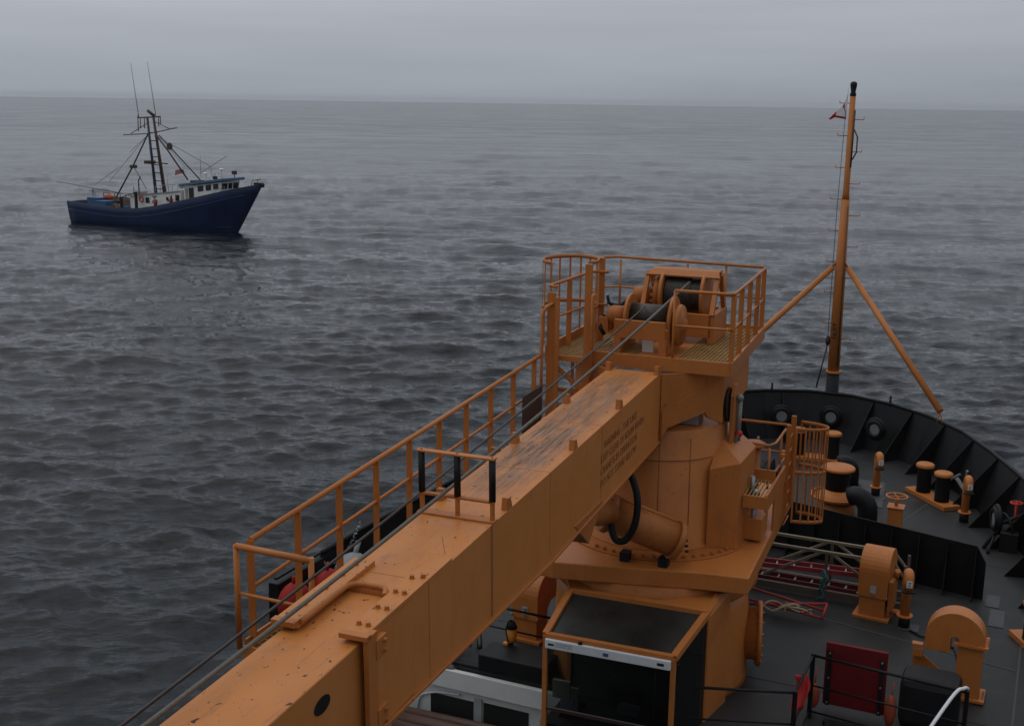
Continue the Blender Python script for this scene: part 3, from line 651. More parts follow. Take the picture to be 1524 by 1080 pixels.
c.cm=0; c.prism([(x,-.10+.03*math.sin(i*2.),z-.5) for i,(x,z) in enumerate(P)],(0,.008,0)); fo=c.build('signal_flag',REDB,loc=(-5.37,33.45,1.15)); tag(fo,'red edged white flag hanging furled near the mast top','flag')
c=MB(); c.prism([(x,-.115,z-.5) for x,z in ((-.08,8.75),(-.13,8.5),(-.2,8.35),(-.33,8.22),(-.38,8.1),(-.09,8.06))],(0,.008,0)); c.build('white_field',WHITEC,fo)
# ================================================================ CRANE
SL=R(2.79)
cr_=empty('deck_crane',(-5.5,18.15,0),'large buff orange deck crane with its boom stretching toward the viewer','crane',rz=SL)
# pedestal
c=MB(); c.lathe([(1.6,0),(1.58,.1),(1.56,1.1),(1.54,1.3),(1.50,1.6)],(0,-.35,0),n=64); c.build('pedestal',ORG,cr_)
c=MB(); c.lathe([(1.60,1.55),(1.66,1.62),(1.66,1.93)],(0,-.25,0),n=64); c.build('slewing_ring',ORD,cr_)
for q,(z,rad) in enumerate(((.15,.0),)): pass
mh=MB(); mh.lathe([(.42,0),(.42,.34),(.52,.34),(.52,.40),(.0,.41)],(1.35,-.1,.68),(.97,.2,0),32); mo=mh.build('manhole',ORG,cr_)
for k in range(16):
    a=2*pi*k/16; ax=V((.97,.2,0)).normalized(); sx=ax.cross(V((0,0,1))); p=V((1.35,-.1,.68))+ax*.34+sx*math.cos(a)*.47+V((0,0,1))*math.sin(a)*.47
    b_=MB(); b_.lathe([(.018,-.03),(.018,.09)],p,ax,6); b_.build('bolt',ORD,mo)
c=MB()
for z in (1.25,.95,.3,-.0): 
    c.ring((1.18,-1.55,z+.2),.05,.018,(.8,-.6,0),12,6)
c.build('door_handle',STEEL,cr_)
# base plate (turntable deck)
c=MB(); c.prism([(-2.0,-1.95,1.93),(-1.1,-2.1,1.93),(.1,-1.85,1.93),(1.1,-1.62,1.93),(1.76,-1.55,1.93),(1.70,2.9,1.93),(1.45,3.3,1.93),(-1.7,3.3,1.93),(-2.0,2.6,1.93)],(0,0,.27)); c.build('turntable_plate',ORG,cr_,bevel=.02)
c=MB(); c.lathe([(1.5,2.2),(1.5,2.225)],(-.05,0,0),n=64); rg=c.build('ring_flange',ORD,cr_)
for k in range(56):
    a=2*pi*k/56; 
    if math.cos(a)<-.45: continue
    b_=MB(); b_.lathe([(.033,2.225),(.033,2.275)],(-.05+1.43*math.cos(a),1.43*math.sin(a),0),n=6,smooth=False); b_.build('ring_bolt',ORD,rg)
# house
c=MB(); c.lathe([(1.20,2.22),(1.20,2.24),(1.14,2.3),(1.10,4.10),(1.08,4.12)],(-.10,.05,0),n=72)
hs=c.build('house',ORG,cr_)
SEAM=mat('seam_brown',(.27,.09,.028),.6)
def cylpt(a,z,r_=1.125,d=0): 
    rr_=1.14-(z-2.3)*.022+.004+d; return V((-.10+rr_*math.sin(a),.05-rr_*math.cos(a),z))
for a in (-.62,.28,.72):
    c=MB(); c.tube([cylpt(a,2.45),cylpt(a,4.0)],.006,5); c.build('house_seam',SEAM,hs)
c=MB(); c.tube([cylpt(-.62+.9*k/14,2.45) for k in range(15)],.006,5); c.build('house_seam',SEAM,hs)
c=MB(); c.tube([cylpt(-1.2+2.3*k/30,3.66,d=.004) for k in range(31)],.007,5); c.build('house_band',SEAM,hs)
c=MB(); c.lathe([(1.12,4.06),(1.135,4.07),(1.135,4.125),(1.10,4.13)],(-.10,.05,0),n=72); pass
# pale interior seen through the gap under the boom root
c=MB(); c.bb(-.2,.66,-.48,-.1,4.125,4.50); c.build('grey_machinery_box',mat('lavender_grey',(.30,.28,.30),.4),cr_,bevel=.02)
for x in (.86,-1.18):
    c=MB(); c.prism([(x,.55,3.9),(x,1.05,3.9),(x,1.05,4.45),(x,.95,4.6),(x,.65,4.6),(x,.55,4.45)],(.07,0,0)); c.build('cheek_plate',ORG,cr_,bevel=.006)
# wing box with sloping top
c=MB()
A=[(.90,-.62,2.22),(1.36,-.52,2.22),(1.40,.55,2.22),(.90,.55,2.22)]; B=[(.90,-.62,3.50),(1.36,-.52,3.62),(1.40,.55,3.62),(.90,.55,4.0)]; Cc=(.92,-.1,3.88)
vs=A+B+[Cc]; c.add(vs,[(0,3,2,1),(0,1,5,4),(1,2,6,5),(2,3,7,6),(3,0,4,8,7),(4,5,8),(5,6,7,8)]); c.build('side_housing',ORG,cr_,bevel=.012)
c=MB(); c.prism([(.90,-.10,3.80),(.90,.25,3.80),(.90,.25,4.25),(.90,-.10,4.25)],(.08,0,0)); c.prism([(1.07,-.10,3.78),(1.07,.25,3.8),(1.07,.25,4.6),(1.07,.18,4.72),(1.07,.0,4.72),(1.07,-.1,4.55)],(.06,0,0)); c.build('pivot_bracket',ORG,cr_,bevel=.006)
c=MB(); c.lathe([(.27,0),(.27,.04)],(1.01,-.02,4.40),(1,0,0),28); c.build('pivot_disc',BLK2,cr_)
c=MB(); c.tube([(1.18,.1,3.8),(1.18,.12,4.45)],.04,8); c.ball((1.18,.1,4.5),.06); c.tube([(1.16,.0,3.8),(1.2,.1,4.0),(1.16,.15,4.3)],.02,6); c.build('hose_fitting',mat('fitting_grey',(.2,.2,.18),.4),cr_)
c=MB(); c.ball((1.19,.1,3.92),.06); c.build('red_lamp',REDB,cr_)
# lube pot / filter beside housing
c=MB(); c.lathe([(.17,3.48),(.2,3.5),(.2,3.54),(.14,3.57),(0,3.58)],(1.28,1.0,0),n=24); c.build('filter_cap',ORG,cr_)
c=MB(); c.lathe([(.12,2.2),(.12,3.48)],(1.28,1.0,0),n=20); c.build('filter_body',ORD,cr_)
c=MB(); c.ball((1.52,.05,3.0),.07); c.tube([(1.5,.05,2.9),(1.5,.05,2.25)],.04,8); c.tube([(1.45,.1,3.25),(1.45,.15,2.8)],.04,8);c.build('valve_block',STEEL,cr_)
# boom lift cylinder + hose
c=MB(); c.tube([(-.30,-1.9,3.02),(.62,-1.45,2.58)],.26,24); c.tube([(-.36,-1.93,3.05),(-.28,-1.89,3.01)],.30,24); c.tube([(.58,-1.47,2.60),(.66,-1.43,2.56)],.30,24); cy=c.build('lift_cylinder',ORD,cr_)
c=MB(); c.tube([(-.28,-1.85,3.30),(.60,-1.40,2.87)],.03,8); c.tube([(-.28,-1.95,3.27),(.6,-1.5,2.84)],.02,8); c.build('pipe',ORG,cy)
c=MB()
for i in range(5): c.lathe([(.02,0),(.02,.05)],V((.66,-1.43,2.56))+V((.08,-.05+.04*i,.22-.1*i)),(.9,.43,0),6)
c.build('bolt',BLK2,cy)
c=MB(); pts=[(.03,-2.15,3.80),(.13,-2.2,3.68),(.21,-2.25,3.48),(.23,-2.28,3.25),(.19,-2.3,3.0),(.08,-2.3,2.80),(-.05,-2.3,2.77),(-.12,-2.3,2.87),(-.15,-2.28,3.0)]
# smooth polyline (catmull)
def smooth(P,n=6):
    P=[V(p) for p in P]; out=[]
    for i in range(len(P)-1):
        a=P[max(0,i-1)];b=P[i];c_=P[i+1];d=P[min(len(P)-1,i+2)]
        for k in range(n):
            t=k/n; out.append(.5*((2*b)+(c_-a)*t+(2*a-5*b+4*c_-d)*t*t+(3*b-a-3*c_+d)*t**3))
    out.append(P[-1]); return out
c.tube(smooth(pts),.052,14); c.build('hydraulic_hose',BLK2,cr_)
for x in (-.12,.48):
    c=MB(); c.bb(x-.07,x+.07,-1.66,-1.48,2.2,2.34); c.build('black_lug',BLK2,cr_)
# ---- boom, in a tilted sub-frame: object rotated about x; local x across, y along, z up. origin at top centre, crane end
BT=R(1.94)
boom=MB()
def bq(o): o.parent=cr_; return o
W=.41
# main box with side stiffening: outline (side view) deeper near crane
boomE=None
c=MB()
sec=[(0.0,-1.06),(-4.8,-1.10),(-8.38,-.95)]
vs=[];fs=[]
for y,zb in sec:
    vs+=[(-W,y,0),(W,y,0),(W,y,zb),(-W,y,zb)]
n=len(sec)
for i in range(n-1):
    o=i*4
    for k in range(4): 
        a_=o+k;b_=o+(k+1)%4; fs.append((a_,a_+4,b_+4,b_) )
fs.append((0,1,2,3)); fs.append(((n-1)*4+3,(n-1)*4+2,(n-1)*4+1,(n-1)*4))
c.add(vs,fs)
boom_o=c.build('boom',BOOM,cr_,bevel=.006); boom_o.location=(-.20,-1.15,5.06); boom_o.rotation_euler=(BT,0,0)
bm=bmesh.new(); bm.from_mesh(boom_o.data); bmesh.ops.recalc_face_normals(bm,faces=bm.faces); bm.to_mesh(boom_o.data); bm.free()
def BB(mb,name,m=BOOM,bevel=.004): return mb.build(name,m,boom_o,bevel)
c=MB(); 
for x in (W+.012,-W-.012): c.bar((x,-9.1,-.93),(x,-4.8,-1.11),.03,.03); c.bar((x,-4.8,-1.11),(x,.0,-1.07),.03,.03)
BB(c,'bottom_flange_edge',ORG)
# vertical weld band at s=-6.55
c=MB(); c.bb(W,W+.004,-6.60,-6.555,-1.0,-.0); BB(c,'weld_band',mat('weld_dark',(.30,.105,.034),.6),0)
for yy in (-2.9,-4.85,-8.05):
    c=MB(); c.bb(W,W+.003,yy-.006,yy+.006,-1.0,-.0); c.bb(-W,W,yy-.006,yy+.006,.0,.002); BB(c,'weld_seam',mat('weld_seam',(.43,.148,.036),.6),0)
# collar end: top tongues around notch
c=MB(); c.bb(-W-.012,-W+.20,-9.25,-8.38,-.02,.045); c.bb(-W-.012,-W+.20,-8.3799,-7.9,.001,.045); BB(c,'left_tongue_plate',BOOM,0)
for sx in (1,-1):
    c=MB(); c.add([(sx*W,-8.381,-.021),(sx*W,-9.2,-.021),(sx*W,-9.2,-.92),(sx*W,-8.381,-.95),(sx*(W-.04),-8.381,-.021),(sx*(W-.04),-9.2,-.021),(sx*(W-.04),-9.2,-.92),(sx*(W-.04),-8.381,-.95)],[(0,1,2,3),(4,7,6,5),(0,4,5,1),(1,5,6,2),(2,6,7,3),(3,7,4,0)]); BB(c,'sleeve_side',BOOM,0)
c=MB(); c.bb(-W,W,-9.2,-8.381,-.97,-.925); BB(c,'sleeve_bottom',BOOM,0)
c=MB(); c.bb(W-.20,W,-9.25,-8.381,-.02,.0); c.prism([(W-.20,-9.25,.001),(W+.005,-9.25,.001),(W+.005,-7.55,.001),(W-.08,-7.45,.001),(W-.20,-8.05,.001)],(0,0,.03)); BB(c,'right_doubler_plate')
c=MB(); rim=smooth([(-W+.21,-9.22,.03),(-W+.21,-8.6,.03),(-W+.24,-8.42,.03),(-W+.34,-8.37,.03),(-.02,-8.37,.03),(.14,-8.38,.03),(.20,-8.5,.02)],5); c.tube(rim,.026,8); BB(c,'notch_rim',ORG,0)
bolt_xy=[(W-.055,-9.08),(W-.055,-8.75),(W-.055,-8.42),(W-.055,-8.05),(W-.14,-9.08),(W-.14,-8.75),(W-.14,-8.42),(W-.14,-8.1),(-W+.09,-8.95),(-W+.09,-8.6),(-W+.09,-8.3),(-W+.09,-8.05),(-W+.05,-9.15)]
for x,y in bolt_xy:
    c=MB(); c.lathe([(.030,.03),(.030,.036),(.022,.036),(.022,.065)],(x,y,0),n=6,smooth=False); BB(c,'bolt',ORG,0)
c=MB(); c.bb(W+.002,W+.05,-9.28,-9.12,-.97,.03); c.bb(W+.002,W+.06,-9.15,-8.98,-.22,-.05); c.bb(W+.002,W+.06,-9.15,-8.98,-.86,-.68); c.bb(W-.21,W+.05,-9.30,-9.22,.0,.045); BB(c,'end_collar',ORG)
c=MB(); c.bb(-W-.03,-W+.2,-9.30,-9.22,.0,.05); BB(c,'tongue_lip',ORG)
for zz in (-.09,-.18,-.72,-.82):
    c=MB(); c.lathe([(.018,0),(.018,.03)],(W+.06,-9.03,zz),(1,0,0),6,smooth=False); BB(c,'bolt',ORG,0)
# extension section (inner boom)
c=MB(); c.bb(-W+.05,W-.045,-14.5,-8.39,-.88,-.045); ex_=BB(c,'boom_extension',BOOM,.012)
c=MB(); c.lathe([(.085,0),(.085,.004)],(0,0,0),(1,0,0),24)
sl=MB(); 
pts=[(W-.042,-9.86+.12*math.cos(a)*1.0,-.27+.07*math.sin(a)) for a in [2*pi*i/24 for i in range(24)]]
sl.prism(pts,(.002,0,0)); sl.build('slot_hole',BLK2,ex_)
# welded doubler diamond trace
c=MB(); c.bar((W-.33,-7.05,.002),(W-.02,-7.62,.002),.008,.003); BB(c,'weld_line',mat('weld_dark',(.22,.08,.03),.6),0)
# lugs
for y in (-6.1,-3.96,-2.05,-.1):
    for s in (-1,1):
        c=MB(); x=s*(W-.035); c.prism([(x-.035,y-.06,0),(x-.035,y+.09,0),(x-.035,y+.04,.12),(x-.035,y-.035,.13)],(.07,0,0)); BB(c,'rope_lug',ORG,.004)
# rope guide frame
gf=MB(); gf.bb(-W-.03,W+.01,-6.56,-6.44,.001,.02); BB(gf,'guide_base',ORG)
for i,x in enumerate((-W+.01,0,W-.025)):
    c=MB(); c.bb(x-.02,x+.02,-6.52,-6.48,.02,.21); BB(c,'guide_post',ORG)
    c=MB(); c.lathe([(.035,.22),(.035,.66)],(x,-6.5,0),n=16); BB(c,'guide_roller',BLK2,0)
c=MB(); c.bb(-W-.02,W,-6.53,-6.47,.2,.225); BB(c,'guide_mid_bar',ORD)
c=MB(); c.bb(-W-.03,W+.01,-6.54,-6.46,.66,.68)
for x in (-W+.01,0,W-.025): c.lathe([(.012,.68),(.012,.695)],(x,-6.5,0),n=6)
BB(c,'guide_top_bar',ORG)
# stencilled warning on the boom side
mx=Matrix.Translation((W+.003,-2.95,-.34))@Matrix.Rotation(R(90),4,'Z')@Matrix.Rotation(R(90),4,'X')
textmesh('side_lettering','   WARNING - THIS UNIT\nKEEP CLEAR OF BOOM WHEN\nCRANE IS IN OPERATION\nDO NOT STAND BELOW',.15,mat('stencil',(.25,.085,.026),.6),boom_o,mx,.0008)
# root (gooseneck) plates behind s=0, widening outward
c=MB()
for sg in (1,-1):
    X=lambda x:(x if sg>0 else -.4-x)
    q=[(X(.215),-1.14,4.02),(X(.30),-1.05,4.20),(X(.76),-.60,4.38),(X(.76),-.60,5.02),(X(.215),-1.14,5.04),(X(.80),-.56,4.30),(X(.98),-.36,4.18),(X(.98),-.36,5.02),(X(.98),1.7,4.3),(X(.98),1.7,5.02)]
    c.add(q,[(0,1,2,3,4),(2,5,6,7,3),(6,8,9,7)])
root=c.build('boom_root',ORG,cr_); sm_=root.modifiers.new('thick','SOLIDIFY'); sm_.thickness=.04; sm_.offset=0
c=MB(); o_=V((.025,-.025,0)); q=[V(p)+o_*1.3 for p in ((.225,-1.13,4.48),(.225,-1.13,4.04),(.30,-1.05,4.21),(.76,-.60,4.39),(.80,-.56,4.31),(.98,-.36,4.19),(.98,-.36,4.92))]
c.add(q,[(0,1,2,3,6),(3,4,5,6)]); dp=c.build('root_doubler',ORG,root); s__=dp.modifiers.new('t','SOLIDIFY'); s__.thickness=.02
c2=MB(); c2.bb(-W,W+.1,.02,2.8,-.5,-.46); c2.build('root_web',ORG,boom_o)
# ---- walkway along the port side of the boom
wk=MB(); wk.bb(-1.66,-.66,-9.3,-1.35,3.80,3.83); wk.bb(-1.70,-1.66,-9.3,-1.35,3.78,3.95); 
wk=MB()
for i in range(18): wk.bar((-1.64+i*.055,-9.25,3.82),(-1.64+i*.055,-1.4,3.82),.01,.03)
for i in range(79): y=-9.25+i*.1; z=3.82; wk.bar((-1.64,y,z),(-.68,y,z),.01,.02)
wo=wk.build('walkway_grating',GRAT,cr_)
c=MB(); c.bar((-1.68,-9.3,3.86),(-1.68,-1.4,3.80),.02,.14); c.bar((-1.7,-9.32,3.80),(-.66,-9.32,3.80),.02,.14); c.bar((-.66,-9.3,3.88),(-.66,-8.0,3.92),.02,.16); c.build('toe_board',ORG,cr_)
rl_=MB(); ra=(-1.66,-9.2,4.90); rb=(-1.62,-1.42,5.21); rl_.tube([ra,rb],.03,10); RL=rl_.build('walkway_railing',ORG,cr_)
c=MB(); c.tube([(-1.66,-9.2,4.42),(-1.62,-1.42,4.7)],.02,8); c.build('mid_rail',ORG,RL)
for k in range(10):
    t=k/9.3; x=-1.66+.04*t; y=-9.2+7.78*t; z=4.90+.31*t
    c=MB(); c.bb(x-.035,x+.035,y-.012,y+.012,3.82,z); c.build('post',ORG,RL)
er=MB(); er.tube([(-1.71,-9.36,4.89),(-.90,-9.36,4.87)],.032,10); ER=er.build('end_railing',ORG,cr_)
c=MB(); c.tube([(-1.71,-9.36,4.42),(-.90,-9.36,4.40)],.018,8); c.build('mid_rail',ORG,ER)
for x in (-1.71,-.90):
    c=MB(); c.tube([(x,-9.36,3.86),(x,-9.36,4.90)],.028,10); c.build('post',ORG,ER)
c=MB(); c.bb(-1.51,-1.50,-2.44,-1.64,4.0,4.80); c.build('chafe_screen',MESHM,cr_)
# small bracket loop under rail
c=MB(); c.tube([(-1.5,-2.9,4.05),(-1.5,-3.6,4.35),(-1.2,-3.7,4.35),(-1.2,-3.2,4.35)],.02,8); c.build('step_loop',ORG,cr_)
# ---- winch platform
pf=MB()
def grating(mb,x0,x1,y0,y1,z,dx=.05,dy=.05):
    nx=int((x1-x0)/dx); ny=int((y1-y0)/dy)
    for i in range(nx+1): x=x0+i*(x1-x0)/nx; mb.bb(x-.006,x+.006,y0,y1,z-.03,z)
    for i in range(ny+1): y=y0+i*(y1-y0)/ny; mb.bb(x0,x1,y-.011,y+.011,z-.026,z-.003)
gm=MB(); grating(gm,.32,1.1,-.8,2.3,5.20,.06,.11); grating(gm,-1.0,-.35,-.8,2.3,5.20,.06,.11); grating(gm,-1.58,-1.02,-1.1,.9,5.20,.06,.09); gm.build('platform_grating',GRAT,cr_)
c=MB()
c.bb(-1.02,1.2,-.87,-.83,5.03,5.24)
c.prism([(1.18,-.87,5.03),(1.22,-.87,5.03),(1.12,2.4,5.03),(1.08,2.4,5.03)],(0,0,.22)); c.bb(-1.6,1.12,2.36,2.4,5.05,5.25)
c.bb(-.34,.31,-.8,2.3,5.05,5.185); c.bb(-1.64,-1.60,-1.15,.95,5.05,5.33); c.bb(-1.62,-1.0,.93,.97,5.05,5.35); c.bb(-1.62,-1.02,-1.16,-1.12,5.10,5.19)
c.build('platform_frame',ORG,cr_,bevel=.004)
c=MB()
for y in (.4,1.8): c.bar((1.12,y,5.04),(.60,y,4.85),.06,.08)
c.build('platform_bracket',ORD,cr_)
# railings of the platform
def rail(name,pts,h,posts,parent,r_=.024,mid=.52,base=5.2,postw=None):
    tp=MB(); tp.tube(smooth([(x,y,z+h) for x,y,z in pts],4) if False else [(x,y,z+h) for x,y,z in pts],r_,8); o=tp.build(name,ORG,parent)
    m_=MB(); m_.tube([(x,y,z+mid) for x,y,z in pts],r_*.75,8); m_.build('mid_rail',ORG,o)
    for (x,y,z) in posts:
        p=MB()
        if postw: p.bb(x-postw/2,x+postw/2,y-.012,y+.012,z,z+h)
        else: p.tube([(x,y,z),(x,y,z+h)],r_*.9,8)
        p.build('post',ORG,o)
    return o
rail('starboard_railing',[(.30,-.85,5.22),(1.10,-.85,5.22),(1.19,-.80,5.22),(1.08,2.30,5.22)],1.05,[(1.18,-.8,5.2),(1.16,-.1,5.2),(1.13,.75,5.2),(1.1,1.6,5.2),(1.07,2.3,5.2)],cr_,postw=.075)
rail('forward_railing',[(1.07,2.33,5.22),(-1.55,2.35,5.25),(-1.75,2.2,5.25),(-1.85,1.6,5.2)],1.06,[(.4,2.35,5.2),(-.28,2.35,5.2),(-1.5,2.35,5.2)],cr_)
c=MB(); c.tube([(.30,-.85,5.05),(.30,-.85,6.27)],.02,8); c.build('rail_end_post',ORG,cr_)
# port annex railing (near, with bends)
an=rail('annex_railing',[(-1.06,.2,5.28),(-1.32,.15,5.28),(-1.60,-.95,5.2),(-1.60,-1.08,5.2),(-1.48,-1.1,5.18)],1.05,[(-1.50,-.45,5.2),(-1.34,.1,5.2)],cr_,r_=.026,postw=.08)
# tall flat posts
c=MB(); c.bb(-1.60,-1.47,-1.20,-1.16,3.9,6.16); c.bb(-1.46,-1.39,-1.24,-1.21,4.1,6.1); c.build('tall_post',ORG,cr_,bevel=.004)
c=MB(); c.bb(-1.07,-.96,-1.0,-.95,4.3,6.60); c.build('tall_post',ORG,cr_,bevel=.004)
c=MB(); c.tube([(-.92,-1.05,4.6),(-.92,-1.05,6.12),(-.9,-1.02,6.16)],.03,8); c.build('hoop_post',ORG,cr_)
c=MB(); c.tube(smooth([(-1.62,-1.42,5.21),(-1.62,-1.38,5.35),(-1.62,-1.33,5.6),(-1.62,-1.3,5.88),(-1.5,-1.2,6.0)],4),.026,8); c.tube([(-1.64,-1.3,4.2),(-1.66,-1.25,5.9)],.026,8); c.build('step_handrail',ORG,cr_)
c=MB(); c.bar((-1.6,-1.1,5.1),(-.95,-1.05,4.55),.03,.12,(0,1,0)); c.bb(-1.62,-.9,-1.1,-1.06,4.60,4.66); c.bb(-1.62,-.9,-1.1,-1.06,4.12,4.2); c.bb(-1.12,-1.02,-.6,-.55,4.3,5.1); c.bb(-1.5,-1.46,-.3,-.26,4.0,5.1);c.bb(-1.3,-1.26,-.3,-.26,4.0,5.1); c.bb(-1.75,-1.0,-1.05,-.7,4.05,4.1); c.build('step_truss',ORD,cr_)
# safety cage (port)
def cage(name,cx,cy,rad,z0,z1,hoops,nb,a0,a1,parent,squash=1):
    angs=[a0+(a1-a0)*k/40 for k in range(41)]
    first=None
    for i,z in enumerate(hoops):
        vs=[];fs=[]
        for a in angs:
            x=cx+rad*math.cos(a); y=cy+rad*squash*math.sin(a); vs+=[(x,y,z-.03),(x,y,z+.03)]
        for k in range(40): fs.append((2*k,2*k+2,2*k+3,2*k+1))
        m_=MB(); m_.add(vs,fs,True)
        if first is None: first=m_.build(name,ORG,parent); o=first
        else: o=m_.build('hoop',ORG,first)
        s=o.modifiers.new('t','SOLIDIFY'); s.thickness=.012
    for k in range(nb):
        a=a0+(a1-a0)*k/(nb-1); x=cx+rad*math.cos(a); y=cy+rad*squash*math.sin(a)
        m_=MB(); d=V((-math.sin(a),math.cos(a),0)); m_.bar((x,y,z0),(x,y,z1),.03,.008,(math.cos(a),math.sin(a),0)); m_.build('cage_bar',ORG,first)
    return first
cage('port_ladder_cage',-1.60,-.1,.44,5.2,6.53,[6.53,5.80],13,R(-20),R(250),cr_,1.25)
c=MB(); c.tube([(-1.40,.6,6.3),(-1.40,.6,5.35),(-1.3,.6,5.28)],.015,6); c.build('ladder_rail',ORG,cr_)
c=MB(); c.bb(-1.24,-1.14,.22,.26,5.1,6.55); c.build('cage_post',ORG,cr_)
# ---- near winch (small)
w1=MB(); w1.bb(-.69,.12,-.66,-.60,5.44,5.73); w1.bb(-.69,-.58,-.66,-.5,5.2,5.45); w1.bb(.03,.14,-.66,-.5,5.2,5.45); w1.bb(-.69,-.6,-.6,.3,5.2,5.6); w1.bb(.05,.14,-.6,.3,5.2,5.6); W1=w1.build('near_winch',ORG,cr_,bevel=.008)
c=MB(); c.lathe([(.20,-.30),(.20,.31)],(-.27,-.15,5.72),(1,0,0),32); c.build('drum',ROPED,W1)
for x in (-.60,.10):
    c=MB(); c.lathe([(.36,0),(.36,.05)],(x,-.15,5.70),(1,0,0),40); c.ring((x+.03,-.15,5.7),.355,.02,(1,0,0),36,6); c.build('flange',ORG,W1)
c=MB(); c.lathe([(.31,0),(.33,.05),(.31,.1),(.12,.1),(.10,.16),(0,.16)],(.17,-.15,5.62),(1,0,0),32); c.build('end_disc',ORD,W1)
c=MB(); c.lathe([(.13,-.28),(.16,-.2),(.16,-.03),(.1,0)],(-.66,-.15,5.70),(1,0,0),20); c.lathe([(.09,-.4),(.09,-.2)],(-.66,-.15,5.55),(1,0,0),16); c.bb(-1.05,-.9,-.3,-.05,5.45,5.68); c.build('motor',ORD,W1)
c=MB(); c.tube(smooth([(-.97,-.1,5.9),(-.9,-.1,5.86),(-.8,0,5.84),(-.72,.1,5.9)],4),.03,8); c.tube([(-.98,-.1,6.0),(-.95,-.1,5.86)],.025,6); c.tube([(-1.0,-.2,5.7),(-1.02,-.3,5.5),(-.95,-.3,5.4)],.035,8); c.build('hose',BLK2,W1)
c=MB(); c.bb(-.30,-.12,-.4,-.39,5.2,5.42); c.build('white_plate',WHITE,W1)
# ---- far winch (large)
w2=MB(); 
for x in (-.60,.50):
    w2.prism([(x,.65,5.60),(x,1.55,5.60),(x,1.25,6.28),(x,.98,6.28)],(.07,0,0)) if False else None
w2.bb(-.16,.55,.62,.68,5.30,5.66); w2.bb(-.66,.6,.62,.70,5.64,5.68); w2.bb(-.66,.6,1.5,1.58,5.3,5.68); w2.bb(.50,.60,.62,1.6,5.2,5.68); w2.bb(-.66,-.56,.62,1.6,5.2,5.68); W2=w2.build('far_winch',ORG,cr_,bevel=.008)
for x in (-.64,.52):
    c=MB(); c.bar((x+.03,.64,5.66),(x+.03,.98,6.27),.07,.09,(0,1,0)); c.bar((x+.03,1.56,5.66),(x+.03,1.22,6.27),.07,.09,(0,1,0)); c.build('guard_leg',ORG,W2)
c=MB(); c.prism([(-.66,.80,6.25),(.62,.80,6.25),(.66,1.0,6.31),(.66,1.3,6.31),(-.66,1.3,6.31),(-.66,1.0,6.31)],(0,0,.02)) if False else c.add([(-.62,.88,6.25),(.60,.88,6.25),(.56,1.02,6.33),(-.56,1.02,6.33),(.56,1.3,6.33),(-.56,1.3,6.33)],[(0,1,2,3),(3,2,4,5)]); go=c.build('guard_top',ORD,W2); s_=go.modifiers.new('t','SOLIDIFY'); s_.thickness=.03
prof=[]
nl=24
for i in range(nl*4+1):
    x=-.30+.62*i/(nl*4); prof.append((.285+.012*abs(math.sin(pi*i/4))+(.0 if x<.12 else -.02),x))
c=MB(); c.lathe(prof,(0,1.1,5.92),(1,0,0),40); c.build('rope_drum',ROPED,W2)
for x in (-.38,.31):
    c=MB(); c.lathe([(.38,0),(.40,.01),(.40,.05),(.38,.06)],(x,1.1,5.92),(1,0,0),44); c.build('flange',ORG,W2)
c=MB(); c.lathe([(.27,-.12),(.29,-.1),(.29,-.04),(.2,0)],(-.38,1.1,5.90),(1,0,0),28)
for k in range(14): a=2*pi*k/14; c.lathe([(.03,0),(.03,.05)],(-.54,1.1+.24*math.cos(a),5.9+.24*math.sin(a)),(1,0,0),8)
c.lathe([(.14,-.42),(.16,-.3),(.16,-.1)],(-.45,1.1,5.85),(1,0,0),20); c.build('gearbox',ORD,W2)
# ---- ropes
def sag(A,B,s,n=24): 
    A,B=V(A),V(B); return [A.lerp(B,i/n)-V((0,0,s*4*(i/n)*(1-i/n))) for i in range(n+1)]
c=MB(); c.tube(sag((.12,.82,6.16),(-.62,-14.3,4.62),.17),.020,8); c.build('hoist_rope',ROPE,cr_)
c=MB(); c.tube(sag((-.30,-.3,5.9),(-1.1,-14.2,4.30),.10),.014,8); c.build('whip_rope',ROPED,cr_)
# ---- side bracket under boom
c=MB(); c.prism([(.22,-5.1,3.95),(.22,-4.5,3.52),(.22,-3.9,3.95)],(-.8,0,0)); c.build('cylinder_lug',ORD,cr_,bevel=.01)
c=MB(); c.bb(-.45,.0,-4.0,-3.2,2.8,3.4) if False else c.tube([(-.2,-3.9,3.7),(-.3,-1.93,3.05)],.2,16); c.build('cylinder_rod',ORD,cr_)
# ---- starboard service platform
c=MB(); grating(c,1.16,1.70,-.28,.62,3.05,.055,.5); c.build('service_grating',mat('grating_yellow',(.42,.27,.10),.5),cr_)
c=MB(); c.bb(1.38,1.76,-.32,-.28,2.86,3.06); c.bb(1.72,1.76,-.28,1.5,2.80,3.08); c.bb(1.0,1.72,.62,.66,3.0,3.22); c.bb(1.30,1.66,-.06,.5,2.25,2.6); c.bb(1.70,1.735,.65,1.9,2.2,2.9); c.build('service_frame',ORG,cr_,bevel=.004)
rail('service_railing',[(1.20,.64,2.95),(1.60,.64,2.95),(1.68,.75,2.97),(1.68,1.75,2.95)],.68,[(1.20,.64,2.95),(1.60,.64,2.9),(1.68,1.3,2.95)],cr_,r_=.022,mid=.17)
rail('plate_railing',[(.50,2.3,2.57),(1.66,2.3,2.57)],1.0,[(1.13,2.3,2.3),(.55,2.3,2.3)],cr_,r_=.024,mid=.5)
c=MB(); c.bb(1.72,1.79,1.55,1.60,2.2,3.76); c.bb(1.72,1.80,2.05,2.10,2.2,3.80); 
for k in range(7): c.tube([(1.76,1.57,2.0+k*.25),(1.76,2.08,2.0+k*.25)],.014,6)
c.build('access_ladder',ORG,cr_)
cage('starboard_ladder_cage',1.72,1.83,.66,2.06,3.72,[3.70,2.95,2.08],12,R(-75),R(75),cr_,.42)
